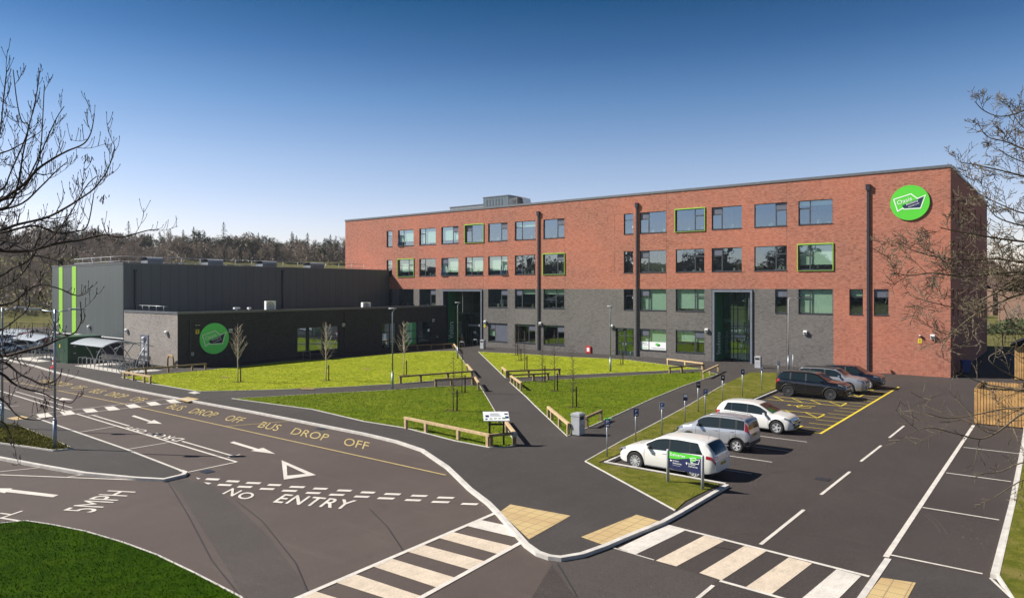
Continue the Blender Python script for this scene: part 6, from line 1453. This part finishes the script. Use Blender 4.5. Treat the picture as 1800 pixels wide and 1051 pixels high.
def bare(seed,H,mat,wd=1.):
    R=random.Random(seed); m=MB(); m.tube([(0,0,-1),(.1,0,H*.35),(0,.1,H*.6)],[.2,.14,.06],5,0)
    def br(p,d,l,r_,lv):
        q=p+d*l; m.bar(p,q,r_,r_)
        if lv==0: return
        for _ in range(4 if lv>1 else 5):
            d2=(d+Vector((R.gauss(0,.55)*wd,R.gauss(0,.55)*wd,R.gauss(.25,.3)))).normalized(); s=R.uniform(.35,1.); br(p+d*l*s,d2,l*R.uniform(.5,.8),r_*.62,lv-1)
    for k in range(7):
        a=k*2.4; br(Vector((0,0,H*(.22+.05*k))),Vector((math.cos(a)*.6*wd,math.sin(a)*.6*wd,.8)).normalized(),H*.24,.11,3)
    return m,[M[mat]]
kinds=[('pine_tree','dark rounded pine in the wood on the hill',[pine(1,12,'pine'),pine(2,10.5,'pine')]),('conifer_tree','slender green brown conifer in the wood on the hill',[conifer(3,13,3.0,'pine2',1.15),conifer(4,11.5,2.6,'pine2',1.3)]),('bare_tree','bare brown tree in the wood on the hill',[bare(5,10,'twig'),bare(6,9,'twig2'),bare(7,11,'twig',.7)])]
pro=[]
for nm,lb,gs in kinds:
    l=[]
    for g,mats in gs:
        me=g.build(nm,mats); l.append(me.data); bpy.data.objects.remove(me)
    pro.append((nm,lb,l))
R=random.Random(21); cnt=0
def wood(az0,az1,r0,r1,n_,wts,lab=None,hs=1.):
    for _ in range(n_):
        a=math.radians(R.uniform(az0,az1)); r_=R.uniform(r0,r1); x=CAM[0]+r_*(FW[0]*math.cos(a)+RT[0]*math.sin(a)); y=CAM[1]+r_*(FW[1]*math.cos(a)+RT[1]*math.sin(a))
        k=R.choices((0,1,2),wts)[0]; nm,lb,l=pro[k]; o=bpy.data.objects.new(nm,R.choice(l)); COL.objects.link(o); s=R.uniform(.75,1.2)*hs
        o.location=(x,y,hill(x,y)-.2); o.scale=(s,s,s*R.uniform(.9,1.1)); o.rotation_euler=(0,0,R.uniform(0,6.28)); tag(o,lab or lb,'tree',(lab or lb).replace('bare brown tree','bare tree')+' group')
wood(-37,-12,258,292,130,(3,2,6),hs=.8); wood(-37,-12,292,330,70,(4,4,2),hs=.85); wood(-38,-25,195,255,66,(1,0,9),hs=.8); wood(-24,-14,246,262,22,(2,1,8),hs=.6)
wood(33,40,215,300,22,(2,1,6),'tree behind the far houses at the right edge',.6); wood(31.5,39,170,200,10,(1,0,6),'tree beside the far houses at the right edge',.55)
# understorey and woods behind the camera as masses
def mass(n_,fn,name,lab,mat,s0,s1):
    v=np.empty((n_,3,3)); rr=np.random.default_rng(n_)
    for i in range(n_):
        x,y,z=fn(); s=R.uniform(s0,s1); v[i]=np.array([x,y,z])+rr.normal(0,s,(3,3))
    me=bpy.data.meshes.new(name);me.vertices.add(3*n_);me.vertices.foreach_set('co',v.ravel());me.loops.add(3*n_);me.loops.foreach_set('vertex_index',np.arange(3*n_,dtype=np.int32));me.polygons.add(n_);me.polygons.foreach_set('loop_start',np.arange(0,3*n_,3,dtype=np.int32));me.update(calc_edges=True);me.materials.append(mat)
    o=bpy.data.objects.new(name,me);COL.objects.link(o);tag(o,lab,None,None,'stuff')
def ring(a0,a1,r0,r1,h):
    def f():
        a=math.radians(R.uniform(a0,a1)); r_=R.uniform(r0,r1); x=CAM[0]+r_*(FW[0]*math.cos(a)+RT[0]*math.sin(a)); y=CAM[1]+r_*(FW[1]*math.cos(a)+RT[1]*math.sin(a)); return x,y,hill(x,y)+R.random()*h*(.62+.2*math.sin(a*31)+.13*math.sin(a*83)+.07*math.sin(a*211))
    return f
mass(26000,ring(-42,-24.5,190,262,5.5),'undergrowth','brown bare scrub at the foot of the hill wood',M['twig'],.10,.35)
mass(85000,ring(-42,-11,256,300,10),'undergrowth','dark scrub between the trunks of the hill wood',M['twig'],.12,.34)
mass(9000,ring(31,42,205,260,12),'undergrowth','brown scrub round the far houses',M['twig'],.15,.5)
mass(4000,ring(31.5,42,140,160,3),'undergrowth','low scrub in front of the far houses',M['pine'],.10,.35)
mass(60000,ring(222,282,165,195,23),'woodland','dark wood behind the viewpoint that the windows mirror',M['twig'],.3,.8)
mass(14000,ring(95,222,165,195,18),'woodland','dark wood behind the viewpoint',M['pine'],.6,1.2)
mass(9000,ring(45,95,120,170,10),'woodland','bare wood right of the viewpoint that the windows mirror',M['twig'],.4,.9)
# ------------------------------------------------------------------ thin spring haze
mb=MB(); mb.box(-480,480,-560,420,-2,40.)
hz=mb.build('haze',[]); tag(hz,'thin pale air that softens the far wood',None,None,'stuff')
hm=bpy.data.materials.new('haze_air'); hm.use_nodes=True; t=hm.node_tree; t.nodes.clear()
vo=N(t,'ShaderNodeVolumePrincipled'); vo.inputs['Color'].default_value=(.80,.86,.95,1); vo.inputs['Density'].default_value=.00016; vo.inputs['Anisotropy'].default_value=.2
oo=N(t,'ShaderNodeOutputMaterial'); t.links.new(vo.outputs[0],oo.inputs['Volume']); hz.data.materials.clear(); hz.data.materials.append(hm)
